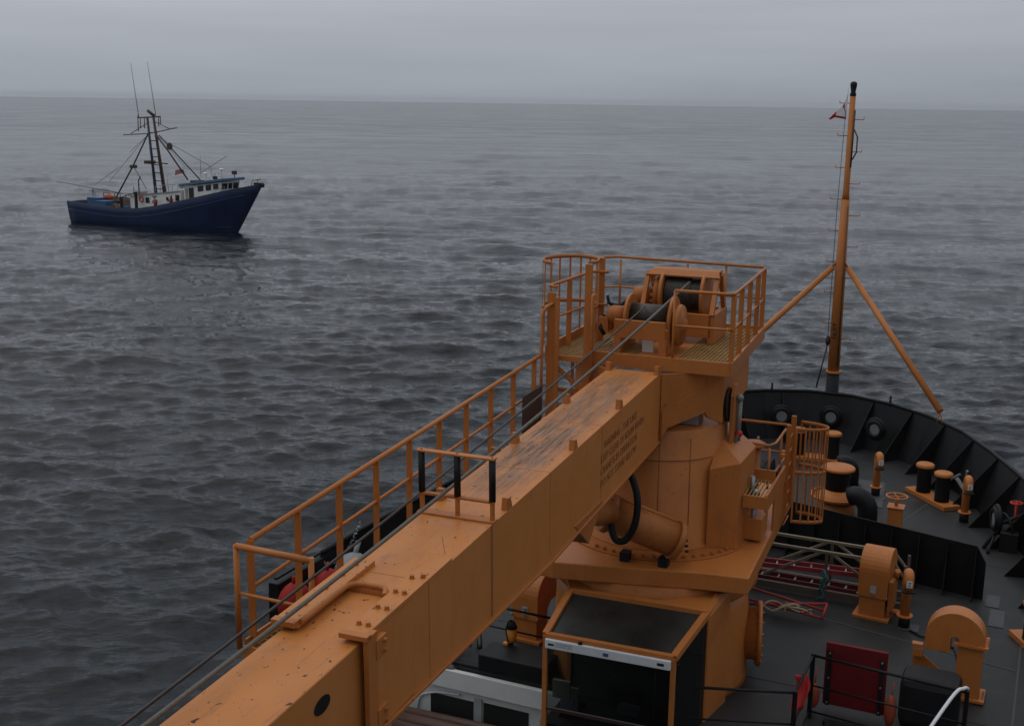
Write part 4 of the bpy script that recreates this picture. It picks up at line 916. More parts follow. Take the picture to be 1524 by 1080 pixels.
# ---- cab
cb=MB()
# frame corner coordinates
FZ=1.42; FL=(-.87,-3.0); FR=(1.03,-3.0); BL=(-.85,-1.95); BR=(1.27,-1.95)
zt=1.44; zb=-1.3; zr=1.72
def post(a,b,w_=.07,mb=cb): mb.bar(a,b,w_,w_)
post((FL[0],FL[1],zb),(FL[0],FL[1],zt)); post((FR[0],FR[1],zb),(FR[0],FR[1],zt)); post((FL[0],FL[1],zt),(FR[0],FR[1],zt),.09)
post((BL[0],BL[1],zr),(FL[0],FL[1],zt),.10); post((BR[0]-.02,BR[1],zr),(FR[0],FR[1],zt),.10); post((BL[0],BL[1],zr),(BR[0],BR[1],zr),.12)
post((BR[0],BR[1],zb),(BR[0],BR[1],zr),.05); post((BL[0],BL[1],zb),(BL[0],BL[1],zr),.07)
CB=cb.build('cab',ORG,cr_,bevel=.006)
c=MB(); c.bb(FL[0]+.03,FR[0]-.03,FL[1]+.34,BL[1]+1.0,zb,-1.15); c.bb(FL[0],BR[0]+.0,-1.93,-1.85,zb,1.6); c.build('dark_interior',mat('cab_interior',(.035,.035,.033),.7),CB)
c=MB(); c.prism([(FL[0]-.02,-1.92,zr+.02),(BR[0]+.02,-1.92,zr+.02),(1.35,-1.3,1.86),(-1.1,-1.5,1.86)],(0,0,-.08)); c.bb(-.85,1.22,-1.9,-1.4,zb,1.62); c.build('cab_rear_hood',ORG,CB,bevel=.01)
c=MB(); c.prism([(1.285,-1.98,-1.3),(1.285,-1.98,1.66),(1.33,-1.5,1.86),(1.45,-1.2,1.8),(1.45,-1.2,-1.3)],(-.08,0,0)); c.build('side_door_panel',ORG,cr_,bevel=.01)
g_=MB(); g_.add([(FL[0]+.04,FL[1]+.01,.33),(FR[0]-.04,FL[1]+.01,.33),(FR[0]-.04,FL[1]+.01,zt-.05),(FL[0]+.04,FL[1]+.01,zt-.05)],[(0,1,2,3)]); g_.build('front_window',GLASS,CB)
g_=MB(); g_.add([(FL[0]+.04,FL[1]+.01,zb),(FR[0]-.04,FL[1]+.01,zb),(FR[0]-.04,FL[1]+.01,.27),(FL[0]+.04,FL[1]+.01,.27)],[(0,1,2,3)]); g_.build('lower_window',GLASS,CB)
g_=MB(); g_.add([(FL[0]+.05,FL[1]+.05,zt+.01),(FR[0]-.05,FL[1]+.05,zt+.01),(BR[0]-.07,BR[1]-.05,zr-.01),(BL[0]+.05,BL[1]-.05,zr-.01)],[(0,1,2,3)]); g_.build('roof_window',mat('roof_glass_dark',(.016,.018,.017),.28,spec=.45,var=.5,vscale=2),CB)
g_=MB(); g_.add([(FR[0]+.01,FR[1]+.04,zb),(BR[0],BR[1]-.03,zb),(BR[0],BR[1]-.03,zr-.05),(FR[0]+.01,FR[1]+.04,zt-.05)],[(0,1,2,3)]); g_.build('side_window',GLASS,CB)
c=MB(); c.bb(FL[0]+.02,FR[0]-.02,FL[1]-.10,FL[1]-.045,zt-.155,zt-.015); LB=c.build('white_header',WHITEC,CB,bevel=.012)
c=MB(); c.bb(-.80,-.71,-3.104,-3.101,zt-.10,zt-.07); c.build('logo_patch',BLK2,LB)
textmesh('fine_print','RADIO REMOTE\nCONTROL UNIT',.035,GREYP,LB,Matrix.Translation((-.69,-3.102,zt-.07))@Matrix.Rotation(R(90),4,'X'),.0005)
c=MB(); c.bb(.03,.11,-3.104,-3.101,zt-.115,zt-.065); c.build('blue_patch',mat('patch_blue',(.05,.09,.22),.5),LB)
c=MB(); c.bb(.82,.92,-3.104,-3.101,zt-.105,zt-.065); c.build('black_patch',BLK2,LB)
c=MB(); c.bar((FL[0],FL[1],.30),(FR[0],FR[1],.30),.04,.05); c.build('mullion',mat('mullion_brown',(.06,.022,.014),.5),CB)
c=MB(); c.bar((FL[0]+.05,-3.03,.335),(FR[0]-.04,-3.03,.335),.012,.012); c.build('wiper_strip',STEEL,CB)
c=MB(); c.bb(-.2,.35,-2.5,-2.0,-.55,-.45); c.bb(-.2,.35,-2.08,-1.98,-.5,.35); c.build('seat',BLK2,CB,bevel=.04)
c=MB(); c.bb(-.78,-.45,-2.7,-2.1,-.6,-.0); c.bb(-.78,-.5,-2.55,-2.5,.05,.45); c.bb(.5,.85,-2.7,-2.2,-.6,-.1); c.tube([(-.6,-2.5,-.0),(-.58,-2.55,.25)],.02,6); c.build('console',GREYP,CB,bevel=.02)
c=MB(); c.bb(-.82,-.55,-2.8,-2.75,.38,.66); c.build('notice_sheet',mat('dull_sheet',(.30,.31,.24),.6),CB)
c=MB(); c.tube([(-.72,-2.7,1.25),(-.3,-2.6,.85),(.1,-2.5,.75)],.015,6); c.tube([(.75,-2.9,1.3),(.75,-2.9,.4)],.012,6); c.bb(.2,.5,-2.85,-2.7,.36,.46); c.build('wiper_linkage',GREYP,CB)
c=MB(); c.ball((-.42,-2.3,1.0),.05); c.build('red_knob',RED,CB)
# roof wiper etc
c=MB(); c.tube([(.96,-3.06,1.3),(1.1,-2.9,1.32)],.01,6); c.lathe([(.03,0),(.03,.03)],(-.32,-3.06,zt),(0,-1,0),10); c.build('lamp_fitting',BLK2,CB)
# ================================================================ aft deckhouse under the fo'c'sle edge and lower gear
dh=empty('deckhouse_front',(-8.4,16.3,-1),'white deckhouse front with dark doors below the foredeck edge','deckhouse')
c=MB(); c.bb(-2.9,2.1,-.03,.0,-.42,.98-.0); 
c=MB(); c.bb(-2.9,2.1,-.12,-.03,.62,.94); c.build('white_beam',WHITE,dh,bevel=.01)
c=MB(); c.bb(-2.9,2.1,.0,.08,-1.5,.86); c.build('wall',WHITE,dh)
DK=mat('doorway_dark',(.012,.012,.012),.5)
c=MB(); c.bb(.62,1.42,-.012,-.004,-1.45,.45); c.build('doorway',DK,dh)
c=MB(); c.bb(-.35,.45,-.012,-.004,-1.45,.42); c.build('doorway',DK,dh,bevel=.0)
c=MB(); c.bb(1.62,2.08,-.03,-.004,-1.45,.40); c.bb(.45,.6,-.03,-.003,-1.5,.5); c.build('grey_door',mat('pale_grey',(.32,.33,.35),.5),dh,bevel=.01)
c=MB(); c.tube(smooth([(-.6,-.03,-1.4),(-.6,-.03,.1),(-.35,-.03,.42),(.2,-.03,.5)],5),.02,8); c.build('door_trim',WHITE,dh)
c=MB()
for (dy,dz,r_) in ((0,0,.11),(-.2,-.02,.09),(.17,.05,.08)): c.tube([(-10.0,15.7+dy,-.85+dz),(-4.9,15.9+dy,-.85+dz)],r_,14)
tag(c.build('stowed_spar',RUST),'rusty brown spars lying across in front of the white deckhouse','spars')
c=MB(); c.tube([(-9.05,15.3,-.6),(-9.05,15.3,-2.4)],.02,6); c.tube([(-8.95,15.3,-.6),(-8.95,15.3,-2.4)],.02,6); c.tube([(-9.05,15.3,-.6),(-8.95,15.3,-.6)],.02,6)
tag(c.build('ladder_hook',GREYP),'thin grey ladder rail below the boom edge at the bottom','ladder')
# dark machinery on port foredeck edge
dm=empty('hose_reel_box',(-8.2,16.8,0),'low black equipment box with hoses at the foredeck edge under the boom','box')
c=MB(); c.bb(.33,1.5,-.55,.0,0,.30); c.bb(-.3,1.5,-.5,-.35,0,.05); c.build('box',BLK,dm,bevel=.02)
c=MB(); rnd=random.Random(5)
for k in range(9):
    x=-.95+rnd.random()*.6; y=-.35+rnd.random()*.6; c.tube(smooth([(x,y,.03),(x+.1,y+.15,.3),(x+.3,y+.2,.35),(x+.4+rnd.random()*.1,y-.1,.12)],4),.04,8)
c.build('hoses',mat('hose_dark',(.03,.028,.028),.5),dm)
c=MB(); c.tube([(-.55,-.5,.05),(-.3,-.55,-.1)],.035,8); c.ball((-.22,-.52,-.1),(.16,.08,.11)); c.tube([(-.6,-.5,.1),(-.66,-.5,-.1)],.02,6); c.build('lamp',mat('worn_grey',(.09,.09,.085),.45),dm)
pr=empty('port_guard_rail',(-8.2,17.05,0),'black pipe guard rail on the port foredeck edge','railing','black guard rails')
c=MB(); c.tube([(-1.2,.0,.82),(1.6,-.05,.80)],.022,8); c.build('top_rail',BLK,pr)
c=MB(); c.tube([(-1.2,.0,.45),(1.6,-.05,.43)],.016,8); c.build('mid_rail',BLK,pr)
for x in (-.05,1.55): 
    c=MB(); c.tube([(x,0,0),(x,0,.82)],.024,8); c.build('post',BLK,pr)
yl=empty('work_light',(-7.55,16.85,0),'orange work light on a black post between the rails','lamp')
yl.scale=(.72,.72,.8)
c=MB(); c.lathe([(.11,.42),(.12,.5),(.12,.72)],n=18); c.bb(-.14,-.03,-.16,-.06,.28,.42); c.build('housing',YEL,yl)
c=MB(); c.tube(smooth([(-.02,-.14,.45),(-.06,-.16,.7),(-.02,-.1,.9),(.05,0,.85)],4),.018,6); c.lathe([(.14,.72),(.10,.8),(.06,.88)],n=14); c.lathe([(.05,0),(.05,.42)],n=12); c.build('cap_and_cable',BLK2,yl)
# starboard guard rails (black)
g1=empty('guard_rail',(-2.73,15.8,0),'black pipe guard rail running from the crane cab to the corner post','railing','black guard rails')
def grail(t,segs,posts,h=1.0):
    for a,b in segs:
        c=MB(); c.tube([(a[0],a[1],h),(b[0],b[1],h)],.022,8); c.build('top_rail',BLK,t)
        c=MB(); c.tube([(a[0],a[1],h*.52),(b[0],b[1],h*.52)],.015,8); c.build('mid_rail',BLK,t)
        c=MB(); c.tube([(a[0],a[1],h*.1),(b[0],b[1],h*.1)],.015,8); c.build('low_rail',BLK,t)
    for p in posts:
        c=MB(); c.bb(p[0]-.03,p[0]+.03,p[1]-.03,p[1]+.03,0,h+.03); c.build('post',BLK,t)
grail(g1,[((-1.35,-.47),(0,0))],[(0,0)])
g2=empty('guard_rail',(-2.73,17.1,0),'black pipe guard rail around the well in front of the red panel','railing','black guard rails')
grail(g2,[((0,0),(2.18,-.23)),((0,0),(0,-1.3))],[(0,0),(2.18,-.23)])
# red panel locker
rp=empty('red_locker',(-2.15,17.45,0),'dark red locker panel standing behind the black rail','locker')
c=MB(); c.bb(-.45,.45,-.02,.05,.10,1.10); c.build('body',RED,rp,bevel=.006)
c=MB(); 
for x in (-.38,.38): c.bb(x-.03,x+.03,-.05,-.02,.1,.98)
c.build('strap',BLK2,rp)
c=MB()
for x in (-.38,.38):
    for z in (.95,.55,.15): c.lathe([(.016,0),(.016,.015)],(x,-.05,z),(0,-1,0),8)
c.build('stud',STEEL,rp)
for x,lb in ((-2.72,'small orange buoy left of the red locker base'),(-1.60,'longer orange buoy right of the red locker base')):
    c=MB(); c.ball((0,0,0),(.09,.09,.2 if x<-2 else .26)); c.tube([(0,0,.15),(.02,.05,.45)],.012,6); tag(c.build('buoy',BUOY,loc=(x,17.35,.24)),lb,'buoy','orange buoys by the red locker')
c=MB(); c.prism([(x,y,0) for x,y in ((-.42,-.4),(.42,-.4),(.42,.25),(-.42,.25))],(0,0,.80)); tb=c.build('covered_drum',BLK2,loc=(-1.08,17.75,0),bevel=.12); tag(tb,'black tarpaulin covered box between the red locker and big vent','box')
c=MB(); 
vs=[]
flp=MB()
import itertools
nx,ny=10,10; vs=[];fs=[]
for i in range(nx):
    for j in range(ny):
        a=i/(nx-1); b=j/(ny-1); vs.append((-.16+.20*a+.05*math.sin(b*5),.06*math.sin(a*9+b*3)-.02,-b*(.55+.15*math.sin(a*4))))
for i in range(nx-1):
    for j in range(ny-1): fs.append((i*ny+j,(i+1)*ny+j,(i+1)*ny+j+1,i*ny+j+1))
flp.add(vs,fs,True); fo2=flp.build('red_cloth',REDB,loc=(-2.74,16.45,1.0)); fo2.rotation_euler=(0,0,R(55)); s_=fo2.modifiers.new('t','SOLIDIFY'); s_.thickness=.01; tag(fo2,'red cloth draped over the short side of the black rail','cloth')
c=MB(); c.tube(smooth([(-.55,16.95,1.02),(-.6,16.85,1.06),(-.75,16.5,1.02),(-1.25,14.6,.6),(-1.7,12.8,.0)],6),.025,10); tag(c.build('white_handrail',WHITEC),'white sloping handrail crossing in front of the black rails','handrail')
c=MB(); c.bb(-2.45,-1.5,15.2,16.9,0,.12); c.bb(-2.5,-.6,16.9,17.0,0,.10); tag(c.build('hatch_coaming',BLK,bevel=.03),'black hatch coaming inside the guard rail','hatch')
c=MB(); c.bb(-2.35,-1.6,14.9,16.15,.12,.45); tag(c.build('storage_box',WHITE,bevel=.09),'white rounded storage box at the bottom edge below the red locker','box')
# ================================================================ superstructure behind the camera (unseen part of the ship, put in to block sky light)
c=MB(); c.bb(CLX-5.9,CLX+7.2,-9,-.8,-2.5,7.6); c.bb(CLX-5.9,CLX+7.2,-9,-.8,10.4,11.2); c.bb(CLX-5.9,CLX+7.2,-9,-4,7.6,10.4); c.bb(CLX-5.9,-1.5,-4,-.8,7.6,10.4); c.bb(1.0,1.85,-4,-.8,7.6,10.4)
tag(c.build('superstructure',WHITE,bevel=.02),kind='structure')
# ================================================================ FISHING BOAT
bd=math.atan2(-.061,.998)
fb=empty('fishing_boat',(-118.0,123.3,-7.0),'blue hulled fishing trawler with white cabin drifting at left','boat',rz=bd)
# hull by stations: x, halfbeam top, halfbeam wl, gunwale z, keel half
st=[(-.3,2.7,2.3,2.45),(1.5,3.0,2.75,2.35),(5,3.15,2.95,2.15),(9,3.2,3.0,2.0),(12.5,3.2,3.0,2.15),(16,3.2,2.9,2.7),(20,3.05,2.35,3.55),(23.5,2.6,1.5,4.35),(26.3,1.75,.55,5.0),(28.3,.85,.06,5.45),(29.6,.10,.0,5.75)]
NS=len(st); KP=7
vs=[];fs=[]
def stem(x): return x
for x,bt,bw_,gz in st:
    # stem rake: lower points pulled aft near bow
    for side in (1,-1):
        for k in range(KP):
            t=k/(KP-1) # 0 top 1 bottom (-1.2)
            z=gz+(-1.2-gz)*t
            wlt=(gz-0)/(gz+1.2)
            if t<wlt: y=bt+(bw_-bt)*(t/wlt)**1.15
            else: y=bw_*(1-.35*(t-wlt)/(1-wlt))
            xr=x
            if x>24: lim=29.7-(5.75-z)*.66; xr=24+(x-24)*(lim-24)/5.6
            vs.append((xr,y*side,z))
def vid(i,sd_,k): return i*2*KP+(0 if sd_==1 else KP)+k
for i in range(NS-1):
    for k in range(KP-1):
        fs.append((vid(i,1,k),vid(i,1,k+1),vid(i+1,1,k+1),vid(i+1,1,k)))
        fs.append((vid(i,-1,k),vid(i+1,-1,k),vid(i+1,-1,k+1),vid(i,-1,k+1)))
for k in range(KP-1): fs.append((vid(0,1,k),vid(0,-1,k),vid(0,-1,k+1),vid(0,1,k+1))); fs.append((vid(NS-1,1,k),vid(NS-1,1,k+1),vid(NS-1,-1,k+1),vid(NS-1,-1,k)))
c=MB(); c.add(vs,fs,True); hu=c.build('hull',BLUEH,fb); hs_=hu.modifiers.new('t','SOLIDIFY'); hs_.thickness=.12; hs_.offset=-1
# gunwale & rub rail
def gl(side,dz=0,out=0,frac=0): 
    L_=[]
    for x,bt,bw_,gz in st:
        z=gz+dz; t=(gz-z)/(gz+1.2); wlt=gz/(gz+1.2); y=bt+(bw_-bt)*(max(0,t)/wlt)**1.15
        xr=x
        if x>24: lim=29.7-(5.75-z)*.66; xr=24+(x-24)*(lim-24)/5.6
        L_.append((xr,(y+out)*side,z))
    return L_
for side in (1,-1):
    c=MB(); c.tube(gl(side,.03,0),.075,6); c.build('gunwale',mat('gunwale_dark',(.03,.028,.03),.6),fb)
    c=MB(); c.tube(gl(side,-.95,.06)[:-1],.08,6); c.build('rubbing_strake',mat('strake_blue',(.05,.075,.17),.5),fb)
    c=MB(); pts=gl(side,-.0,0)
    w1=[];
    for (x,bt,bw_,gz) in st[:-1]:
        w1.append((x if x<24 else 24+(x-24)*((29.7-(5.75-.55)*.66)-24)/5.6,(bw_+.02+(bt-bw_)*.10)*side,.45))
    c.tube(w1[4:],[.12]*5+[.05],6); c.build('boot_top',mat('boot_blue',(.014,.04,.17),.5),fb)
dk=MB(); top_=[(x,bt-.15) for x,bt,_,gz in st]
vs=[];fs=[]
for (x,bt,_,gz) in st: z=gz-.75; vs+=[(x if x<28 else 27.6,max(.05,bt-.2),z),(x if x<28 else 27.6,-max(.05,bt-.2),z)]
for i in range(NS-1): fs.append((2*i,2*i+1,2*i+3,2*i+2))
dk.add(vs,fs); dk.build('deck',DECKW,fb)
# main deckhouse
c=MB(); c.prism([(10.1,-2.0,1.2),(18.6,-2.0,1.8),(18.6,-2.0,4.55),(10.1,-2.0,3.55)],(0,4.0,0)); dh2=c.build('deckhouse',mat('boat_white',(.80,.80,.78),.5,dirt=(.4,.3,.2),dirtamt=.25,dscale=.8),fb,bevel=.03)
c=MB(); c.prism([(9.9,-2.15,3.55),(18.5,-2.15,4.52),(18.5,-2.15,4.62),(9.9,-2.15,3.65)],(0,4.3,0)); c.build('deckhouse_roof',mat('roof_grey',(.30,.30,.29),.6),fb)
for x0,x1,z0,z1 in ((12.75,13.4,2.85,3.55),(16.2,16.6,3.3,3.75),(17.75,18.4,3.35,4.1)):
    c=MB(); c.bb(x0,x1,-2.03,-2.0,z0,z1); c.build('window',BGLASS,dh2)
lbm=MB(); lbm.ring((12.1,-2.08,3.3),.33,.09,(0,1,0),22,8); lbm.build('lifebuoy',mat('lifebuoy_orange',(.5,.12,.07),.6),dh2)
c=MB(); c.bb(13.9,14.7,-2.03,-2.0,3.65,3.80); c.build('name_board',GREYP,dh2)
# wheelhouse
c=MB(); c.prism([(19.0,-1.75,2.6),(24.6,-1.75,3.8),(24.9,-1.75,5.95),(18.9,-1.75,5.15)],(0,3.5,0)); wh=c.build('wheelhouse',mat('boat_white',(.80,.80,.78),.5,dirt=(.4,.3,.2),dirtamt=.25,dscale=.8),fb,bevel=.03)
c=MB(); c.prism([(18.4,-2.1,5.15),(25.4,-2.1,6.08),(25.4,-2.1,6.40),(18.4,-2.1,5.45)],(0,4.2,0)); c.build('wheelhouse_roof',mat('faded_blue',(.06,.14,.25),.6,var=.2,dirt=(.2,.2,.2),dirtamt=.4,dscale=1),fb,bevel=.04)
def sl_(x): return 5.15+(x-18.9)*.134
for x0,x1 in ((21.2,22.1),(22.5,23.35),(23.7,24.5)):
    c=MB(); a_,b_=sl_(x0),sl_(x1); y_=-1.78; c.prism([(x0,y_,a_-.85),(x1,y_,b_-.85),(x1,y_,b_-.15),(x0,y_,a_-.15)],(0,.04,0)); c.build('window',BGLASS,wh)
for y0,y1 in ((-1.5,-.55),(-.35,.35),(.55,1.5)):
    c=MB(); c.add([(24.82,y0,5.05),(24.82,y1,5.05),(24.925,y1,5.75),(24.925,y0,5.75)],[(0,1,2,3)]); c.build('front_window',BGLASS,wh)
c=MB(); c.prism([(19.75,-1.78,3.0),(20.55,-1.78,3.1),(20.55,-1.78,5.1),(19.75,-1.78,5.0)],(0,.04,0)); c.build('door',BGLASS,wh)
c=MB(); c.bb(19.2,19.6,-1.79,-1.74,2.9,4.9); c.build('door_frame',mat('rust_white',(.35,.28,.22),.6),wh)
# roof gear
c=MB()
for x,h in ((21.5,.8),(22.0,.5),(23.2,.5),(24.0,1.0)): c.tube([(x,-.5,5.7+(x-20)*.1),(x,-.5,5.9+(x-20)*.12+h)],.06,6)
c.lathe([(.35,0),(.35,.12),(.1,.22)],(24.0,-.5,7.3),n=14); c.lathe([(.3,0),(.3,.12),(.1,.2)],(21.4,-.5,6.7),n=14); c.build('radar',WHITEC,fb)
c=MB(); c.bb(24.8,25.3,.4,.8,6.75,7.2); c.tube([(25.05,.6,6.3),(25.05,.6,6.8)],.05,6); c.build('searchlight',RUSTM,fb)
c=MB(); c.lathe([(.3,0),(.3,.4)],(23.0,-.6,6.15),n=12); c.build('roof_drum',RUSTM,fb)
c=MB(); c.bb(19.5,20.6,-1.2,.2,5.55,5.9); c.build('roof_locker',RUSTM,fb)
c=MB(); c.ball((18.0,-1.2,5.1),(.35,.35,.3)); c.build('satellite_dome',WHITEC,fb)
# masts
c=MB(); c.tube([(12.6,0,3.8),(11.75,0,13.3)],[.2,.14],10); c.build('mast',NAVYM,fb)
c=MB(); c.tube([(14.1,0,3.9),(12.75,0,13.7)],[.24,.15],10); c.tube([(12.9,0,13.6),(11.9,0,14.2)],.2,8); c.build('mast',RUSTM,fb)
c=MB()
for k in range(8): t=k/8; c.tube([(12.55-.75*t,0,4.5+8*t),(14.0-1.15*t,0,4.5+8*t)],.06,6)
c.tube([(11.0,0,7.9),(14.8,0,7.7)],.08,6); c.bb(11.2,12.4,-.4,.4,7.6,8.0)
c.build('mast_rungs',RUSTM,fb)
c=MB(); c.tube([(10.1,0,13.3),(13.9,0,13.5)],.1,6); c.tube([(7.5,0,11.1),(12.0,0,11.4),(16.6,0,12.2)],.07,6); c.tube([(8.8,0,11.3),(12,0,12.8)],.05,6); c.tube([(15.5,0,12.0),(12.9,0,12.9)],.05,6)
for x,z0,z1 in ((10.1,11.6,13.6),(10.5,12.0,13.2),(11.2,12,13.3),(13.6,12.3,13.5),(13.9,12.6,13.6)): c.tube([(x,0,z0),(x+.05,0,z1)],.06,5)
c.build('crosstree',mat('crosstree_rust',(.13,.08,.06),.7),fb)
c=MB(); c.tube([(9.4,0,20.0),(10.3,0,13.4)],[.03,.05],6); c.build('antenna',mat('antenna_grey',(.25,.25,.26),.5),fb)
c=MB(); c.tube([(12.2,0,20.2),(13.2,0,13.6)],[.03,.05],6); c.build('antenna',mat('antenna_grey',(.25,.25,.26),.5),fb)
c=MB(); c.tube([(11.9,-.2,11.3),(9.5,-.6,7.3),(6.8,-1.2,3.1)],.10,8); c.bb(9.2,9.9,-.9,-.3,7.0,7.4); c.tube([(9.6,-.6,7.2),(11.0,0,4.4)],.04,5); c.build('stay_spar',RUSTM,fb)
c=MB(); c.tube([(13.2,-.2,11.3),(15.3,-.3,9.3),(18.6,-.6,5.9)],.10,8); c.tube([(13.4,.2,11.2),(19.8,.3,5.9)],.08,8); c.lathe([(.45,0),(.45,.1)],(15.6,-.4,9.9),(0,1,0),16); c.build('cargo_boom',RUSTM,fb)
c=MB()
for a_,b_ in (((12.9,0,11.2),(21.9,0,7.6)),((12.0,0,11.4),(8.5,0,9.0)),((11.9,0,11.4),(4.5,0,5.0)),((6.5,0,7.0),(2.0,0,4.6)),((21.9,0,7.7),(21.9,0,6.5)),((20.0,0,6.7),(24.5,0,9.0)),((20.2,0,9.0),(20.2,0,6.4)),((18.0,-.4,7.5),(13.3,0,11.2))): c.tube([a_,b_],.028,4)
c.build('rigging',ROPED,fb)
c=MB(); c.tube([(-3.6,-1.5,4.85),(9.1,-2.2,3.85)],[.035,.07],8); c.build('outrigger',mat('outrigger_grey',(.12,.11,.10),.6),fb)
c=MB(); c.bb(11.85,12.15,-3.0,-2.75,2.0,4.25); c.bb(9.3,9.6,-3.0,-2.75,1.8,3.5); c.tube([(9.6,-2.8,3.5),(12,-2.8,4.2)],.06,6); c.build('gallows_post',BLK2,fb)
c=MB()
for x in (14.2,15.0,16.0,17.0,17.9): c.tube([(x,-1.7,4.0+(x-12)*.1),(x,-1.7,4.8+(x-12)*.1)],.035,5)
c.tube([(14.2,-1.7,5.0),(17.9,-1.7,5.4)],.035,5); c.build('house_rails',mat('rail_pale',(.3,.29,.27),.6),fb)
c=MB(); c.tube([(10.9,-1.2,3.7),(10.9,-1.2,5.6),(11.3,-1.2,6.0)],.08,6); c.build('exhaust_pipe',RUSTM,fb)
c=MB(); c.bb(10.2,10.8,-1,.3,3.7,4.1); c.tube([(16.3,-1.6,4.4),(16.1,-1.6,6.6)],.035,5)
c.build('roof_vent',mat('rail_pale',(.3,.29,.27),.6),fb)
c=MB(); c.tube([(23.9,-2.3,4.4),(24.1,-2.3,5.0),(25.6,-1.9,5.4),(25.6,-1.9,4.9)],.03,5);c.tube([(24.1,-2.3,4.5),(24.8,-2.1,5.2),(25.4,-1.9,4.9)],.03,5)
c.build('bow_rails',mat('rail_pale',(.3,.29,.27),.6),fb)
c=MB(); c.lathe([(.2,0),(.2,.3)],(27.0,0,5.05),n=10); c.tube([(28.6,.5,5.6),(28.7,.5,6.2),(29.6,0,6.4),(28.7,-.5,6.2),(28.6,-.5,5.6)],.04,6); c.bb(28.7,29.9,-.25,.25,5.7,5.95); c.ball((29.9,0,5.65),.25); c.build('anchor_roller',BLK2,fb)
c=MB(); c.bb(1.0,8.8,2.3,2.42,2.3,2.9); c.bb(8.6,8.75,-2.3,2.3,1.9,3.0)
for k in range(8): c.bb(1+k*1.0,1.08+k*1.0,2.2,2.3,2.2,3.3)
c.tube([(.8,2.4,3.3),(8.8,2.4,3.5)],.05,5); c.build('stern_rails',DECKW,fb)
for x,z0 in ((.2,2.4),(7.6,2.0)):
    c=MB(); c.tube([(x,1.2,z0),(x,1.2,z0+1.6+(x>1)*.9)],.05,6); c.tube([(x,1.2,z0+1.4),(x+.5,1.2,z0+.6)],.04,6); c.build('stern_light_post',RUSTM,fb)
c=MB(); c.add([(16.5,-.5,7.0),(17.3,-.45,7.15),(17.9,-.5,7.1),(18.0,-.5,6.7),(17.3,-.45,6.6),(16.4,-.5,6.35)],[(0,1,4,5),(1,2,3,4)]); c.build('ensign',mat('faded_ensign',(.35,.13,.14),.8),fb)
c=MB(); c.add([(17.35,-.53,7.14),(17.9,-.52,7.1),(17.95,-.52,6.95),(17.35,-.5,6.92)],[(0,1,2,3)]); c.build('ensign_corner',mat('ensign_blue',(.08,.09,.17),.8),fb)
for x,z0,h in ((2.0,1.6,.8),(5.2,1.5,.6),(8.3,1.4,.9),(11.0,1.5,.5),(14.4,1.9,.8),(19.5,2.9,1.1),(23.2,3.6,1.2)):
    k=0
    while k<len(st)-2 and st[k+1][0]<x: k+=1
    f_=(x-st[k][0])/(st[k+1][0]-st[k][0]); bt=st[k][1]+(st[k+1][1]-st[k][1])*f_; bwl=st[k][2]+(st[k+1][2]-st[k][2])*f_; gz=st[k][3]+(st[k+1][3]-st[k][3])*f_
    yy=lambda z:-(bt+(bwl-bt)*(max(0,(gz-z)/gz))**1.15)-.02
    c=MB(); c.add([(x-.16,yy(z0),z0),(x+.18,yy(z0),z0),(x+.10,yy(z0-h*.5),z0-h*.5),(x+.03,yy(z0-h),z0-h),(x-.08,yy(z0-h*.6),z0-h*.6)],[(0,4,3,2,1)]); c.build('rust_streak',mat('hull_rust',(.085,.05,.04),.8,var=.4),fb)
# loose things on the boat's deck
def fw(p): return fb.matrix_world@V(p)
Mb=Matrix.Translation((-118.0,123.3,-7.0))@Matrix.Rotation(bd,4,'Z')
def bt_(name,mb,m,lab,cat,loc,grp=None,bevel=0):
    o=mb.build(name,m,bevel=bevel); o.matrix_world=Mb@Matrix.Translation(loc); tag(o,lab,cat,grp); return o
c=MB(); c.bb(-1.1,1.1,-.7,.7,0,.95); c.bb(-1.15,1.15,-.75,.75,.95,1.08); bt_('fish_tote',c,BLUET,'blue fish tote nearest the stern of the trawler','tote',(2.6,-.4,1.9),'blue totes on the trawler',.05)
c=MB(); c.bb(-.9,.9,-.7,.7,0,.8); c.bb(-.95,.95,-.75,.75,.8,.92); bt_('fish_tote',c,BLUET,'blue fish tote second from the stern of the trawler','tote',(4.6,-1.0,1.75),'blue totes on the trawler',.05)
c=MB(); c.bb(-.7,.7,-.5,.5,0,.8); bt_('fish_tote',c,BLUET,'blue fish tote under the gallows near the trawler cabin','tote',(9.1,-1.9,1.45),'blue totes on the trawler',.05)
c=MB()
rnd=random.Random(9)
for k in range(26):
    x=rnd.uniform(-1.6,1.8); y=rnd.uniform(-1,1); c.tube([(x,y,.1+rnd.random()*.5),(x+rnd.uniform(-.8,.8),y+rnd.uniform(-.4,.4),.4+rnd.random()*.5)],.11,6)
bt_('net_pile',c,mat('net_tan',(.23,.15,.10),.9),'brown fishing net heaped on the trawler aft deck','net',(6.6,-.3,1.5))
c=MB(); c.ball((0,0,0),(.8,.5,.35)); bt_('orange_tarp',c,mat('tarp_red',(.42,.06,.035),.8),'bright orange bundle on the trawler aft deck','bundle',(3.9,.4,3.0))
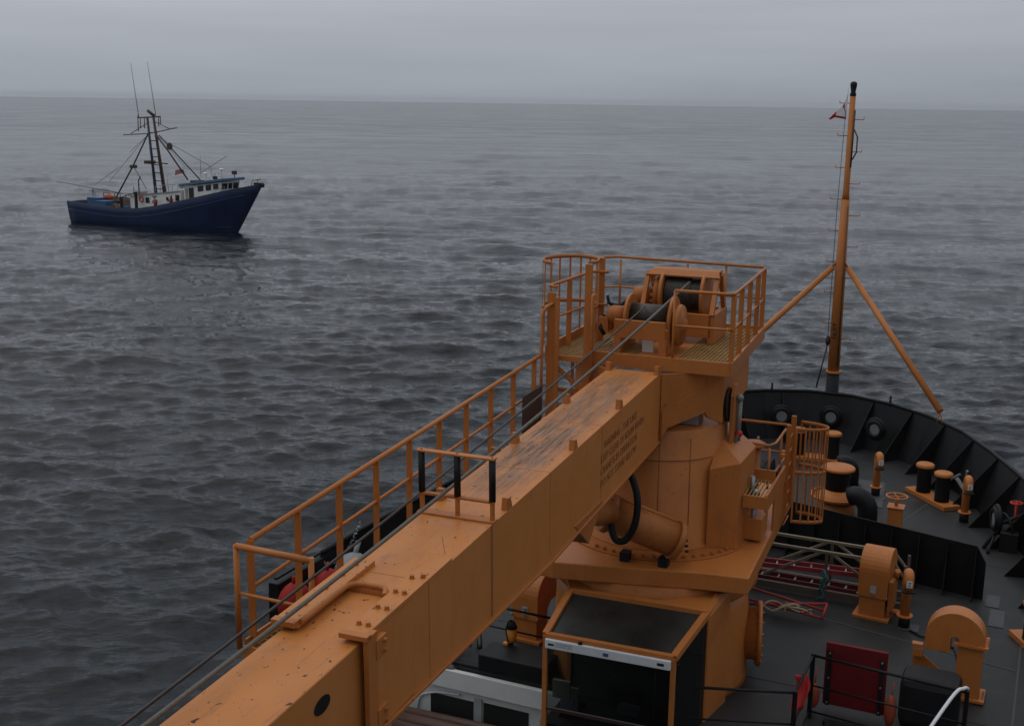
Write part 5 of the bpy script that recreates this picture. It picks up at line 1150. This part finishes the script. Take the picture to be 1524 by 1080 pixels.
def person(loc,lab,lean,rz=0):
    V0=[(0,0,.0),(0,0,.35),(0,0,.85),(0,0,1.25),(lean*.1,0,1.45),(lean*.14,0,1.60),(lean*.15,0,1.74),(-.22,0,1.38),(-.34,-.12,1.12),(-.25,-.38,.98),(.22,0,1.38),(.34,-.12,1.12),(.30,-.38,.98),(-.12,0,.75),(-.13,0,.4),(-.13,0,.03),(.12,0,.75),(.13,0,.4),(.13,0,.03)]
    V0=[(x,y,z) for x,y,z in V0]
    E_=[(2,3),(3,4),(4,5),(5,6),(3,7),(7,8),(8,9),(3,10),(10,11),(11,12),(2,13),(13,14),(14,15),(2,16),(16,17),(17,18)]
    R_=[.1,.1,.19,.20,.075,.12,.10,.09,.065,.05,.09,.065,.05,.11,.08,.06,.11,.08,.06]
    use=sorted({i for e in E_ for i in e}); mp_={v:i for i,v in enumerate(use)}
    me=bpy.data.meshes.new('person'); me.from_pydata([V0[i] for i in use],[(mp_[a],mp_[b]) for a,b in E_],[]); o=bpy.data.objects.new('person',me); col.objects.link(o)
    s=o.modifiers.new('skin','SKIN'); s.use_smooth_shade=True
    for i,v in enumerate(use): me.skin_vertices[0].data[i].radius=(R_[v],R_[v]*.9)
    me.skin_vertices[0].data[mp_[2]].use_root=True
    o.modifiers.new('sub','SUBSURF').levels=1
    me.materials.append(DARKC)
    o.matrix_world=Mb@Matrix.Translation(loc)@Matrix.Rotation(rz,4,'Z'); tag(o,lab,'person','people on the trawler')
    ve=MB(); ve.lathe([(.20,.78),(.25,.95),(.25,1.3),(.16,1.43)],n=14); ve.build('vest',ORV,o)
    h=MB(); h.ball((lean*.15,-.01,1.67),(.105,.12,.13),12,8); h.build('face',SKIN,o); h=MB(); h.ball((lean*.15,.02,1.73),(.115,.125,.10),12,8); h.build('cap',DARKC,o)
if not hasattr(bpy.types.Mesh,'skin_vertices'): pass
def mk(loc,lab,lean,rz):
    person(loc,lab,lean,rz)
def _skinlayer_fix(): pass
mk((15.0,-2.65,1.95),'person in an orange vest leaning at the trawler rail by the lifebuoy',-.6,R(10))
mk((17.6,-2.65,2.25),'person in an orange vest at the trawler rail nearer the wheelhouse',.5,R(-20))
# ================================================================ haze over the sea
c=MB(); c.bb(-9600,9600,-9600,9600,-9.5,22)
hz=c.build('haze',[]); 
hm=bpy.data.materials.new('haze'); hm.use_nodes=True; t=hm.node_tree; t.nodes.clear(); o_=N(t,'ShaderNodeOutputMaterial'); pv=N(t,'ShaderNodeVolumePrincipled')
pv.inputs['Color'].default_value=(.80,.84,.90,1); pv.inputs['Density'].default_value=7e-5; pv.inputs['Anisotropy'].default_value=.2
t.links.new(pv.outputs[0],o_.inputs['Volume']); hz.data.materials.append(hm); tag(hz,kind='stuff')
hz['kind']='stuff'
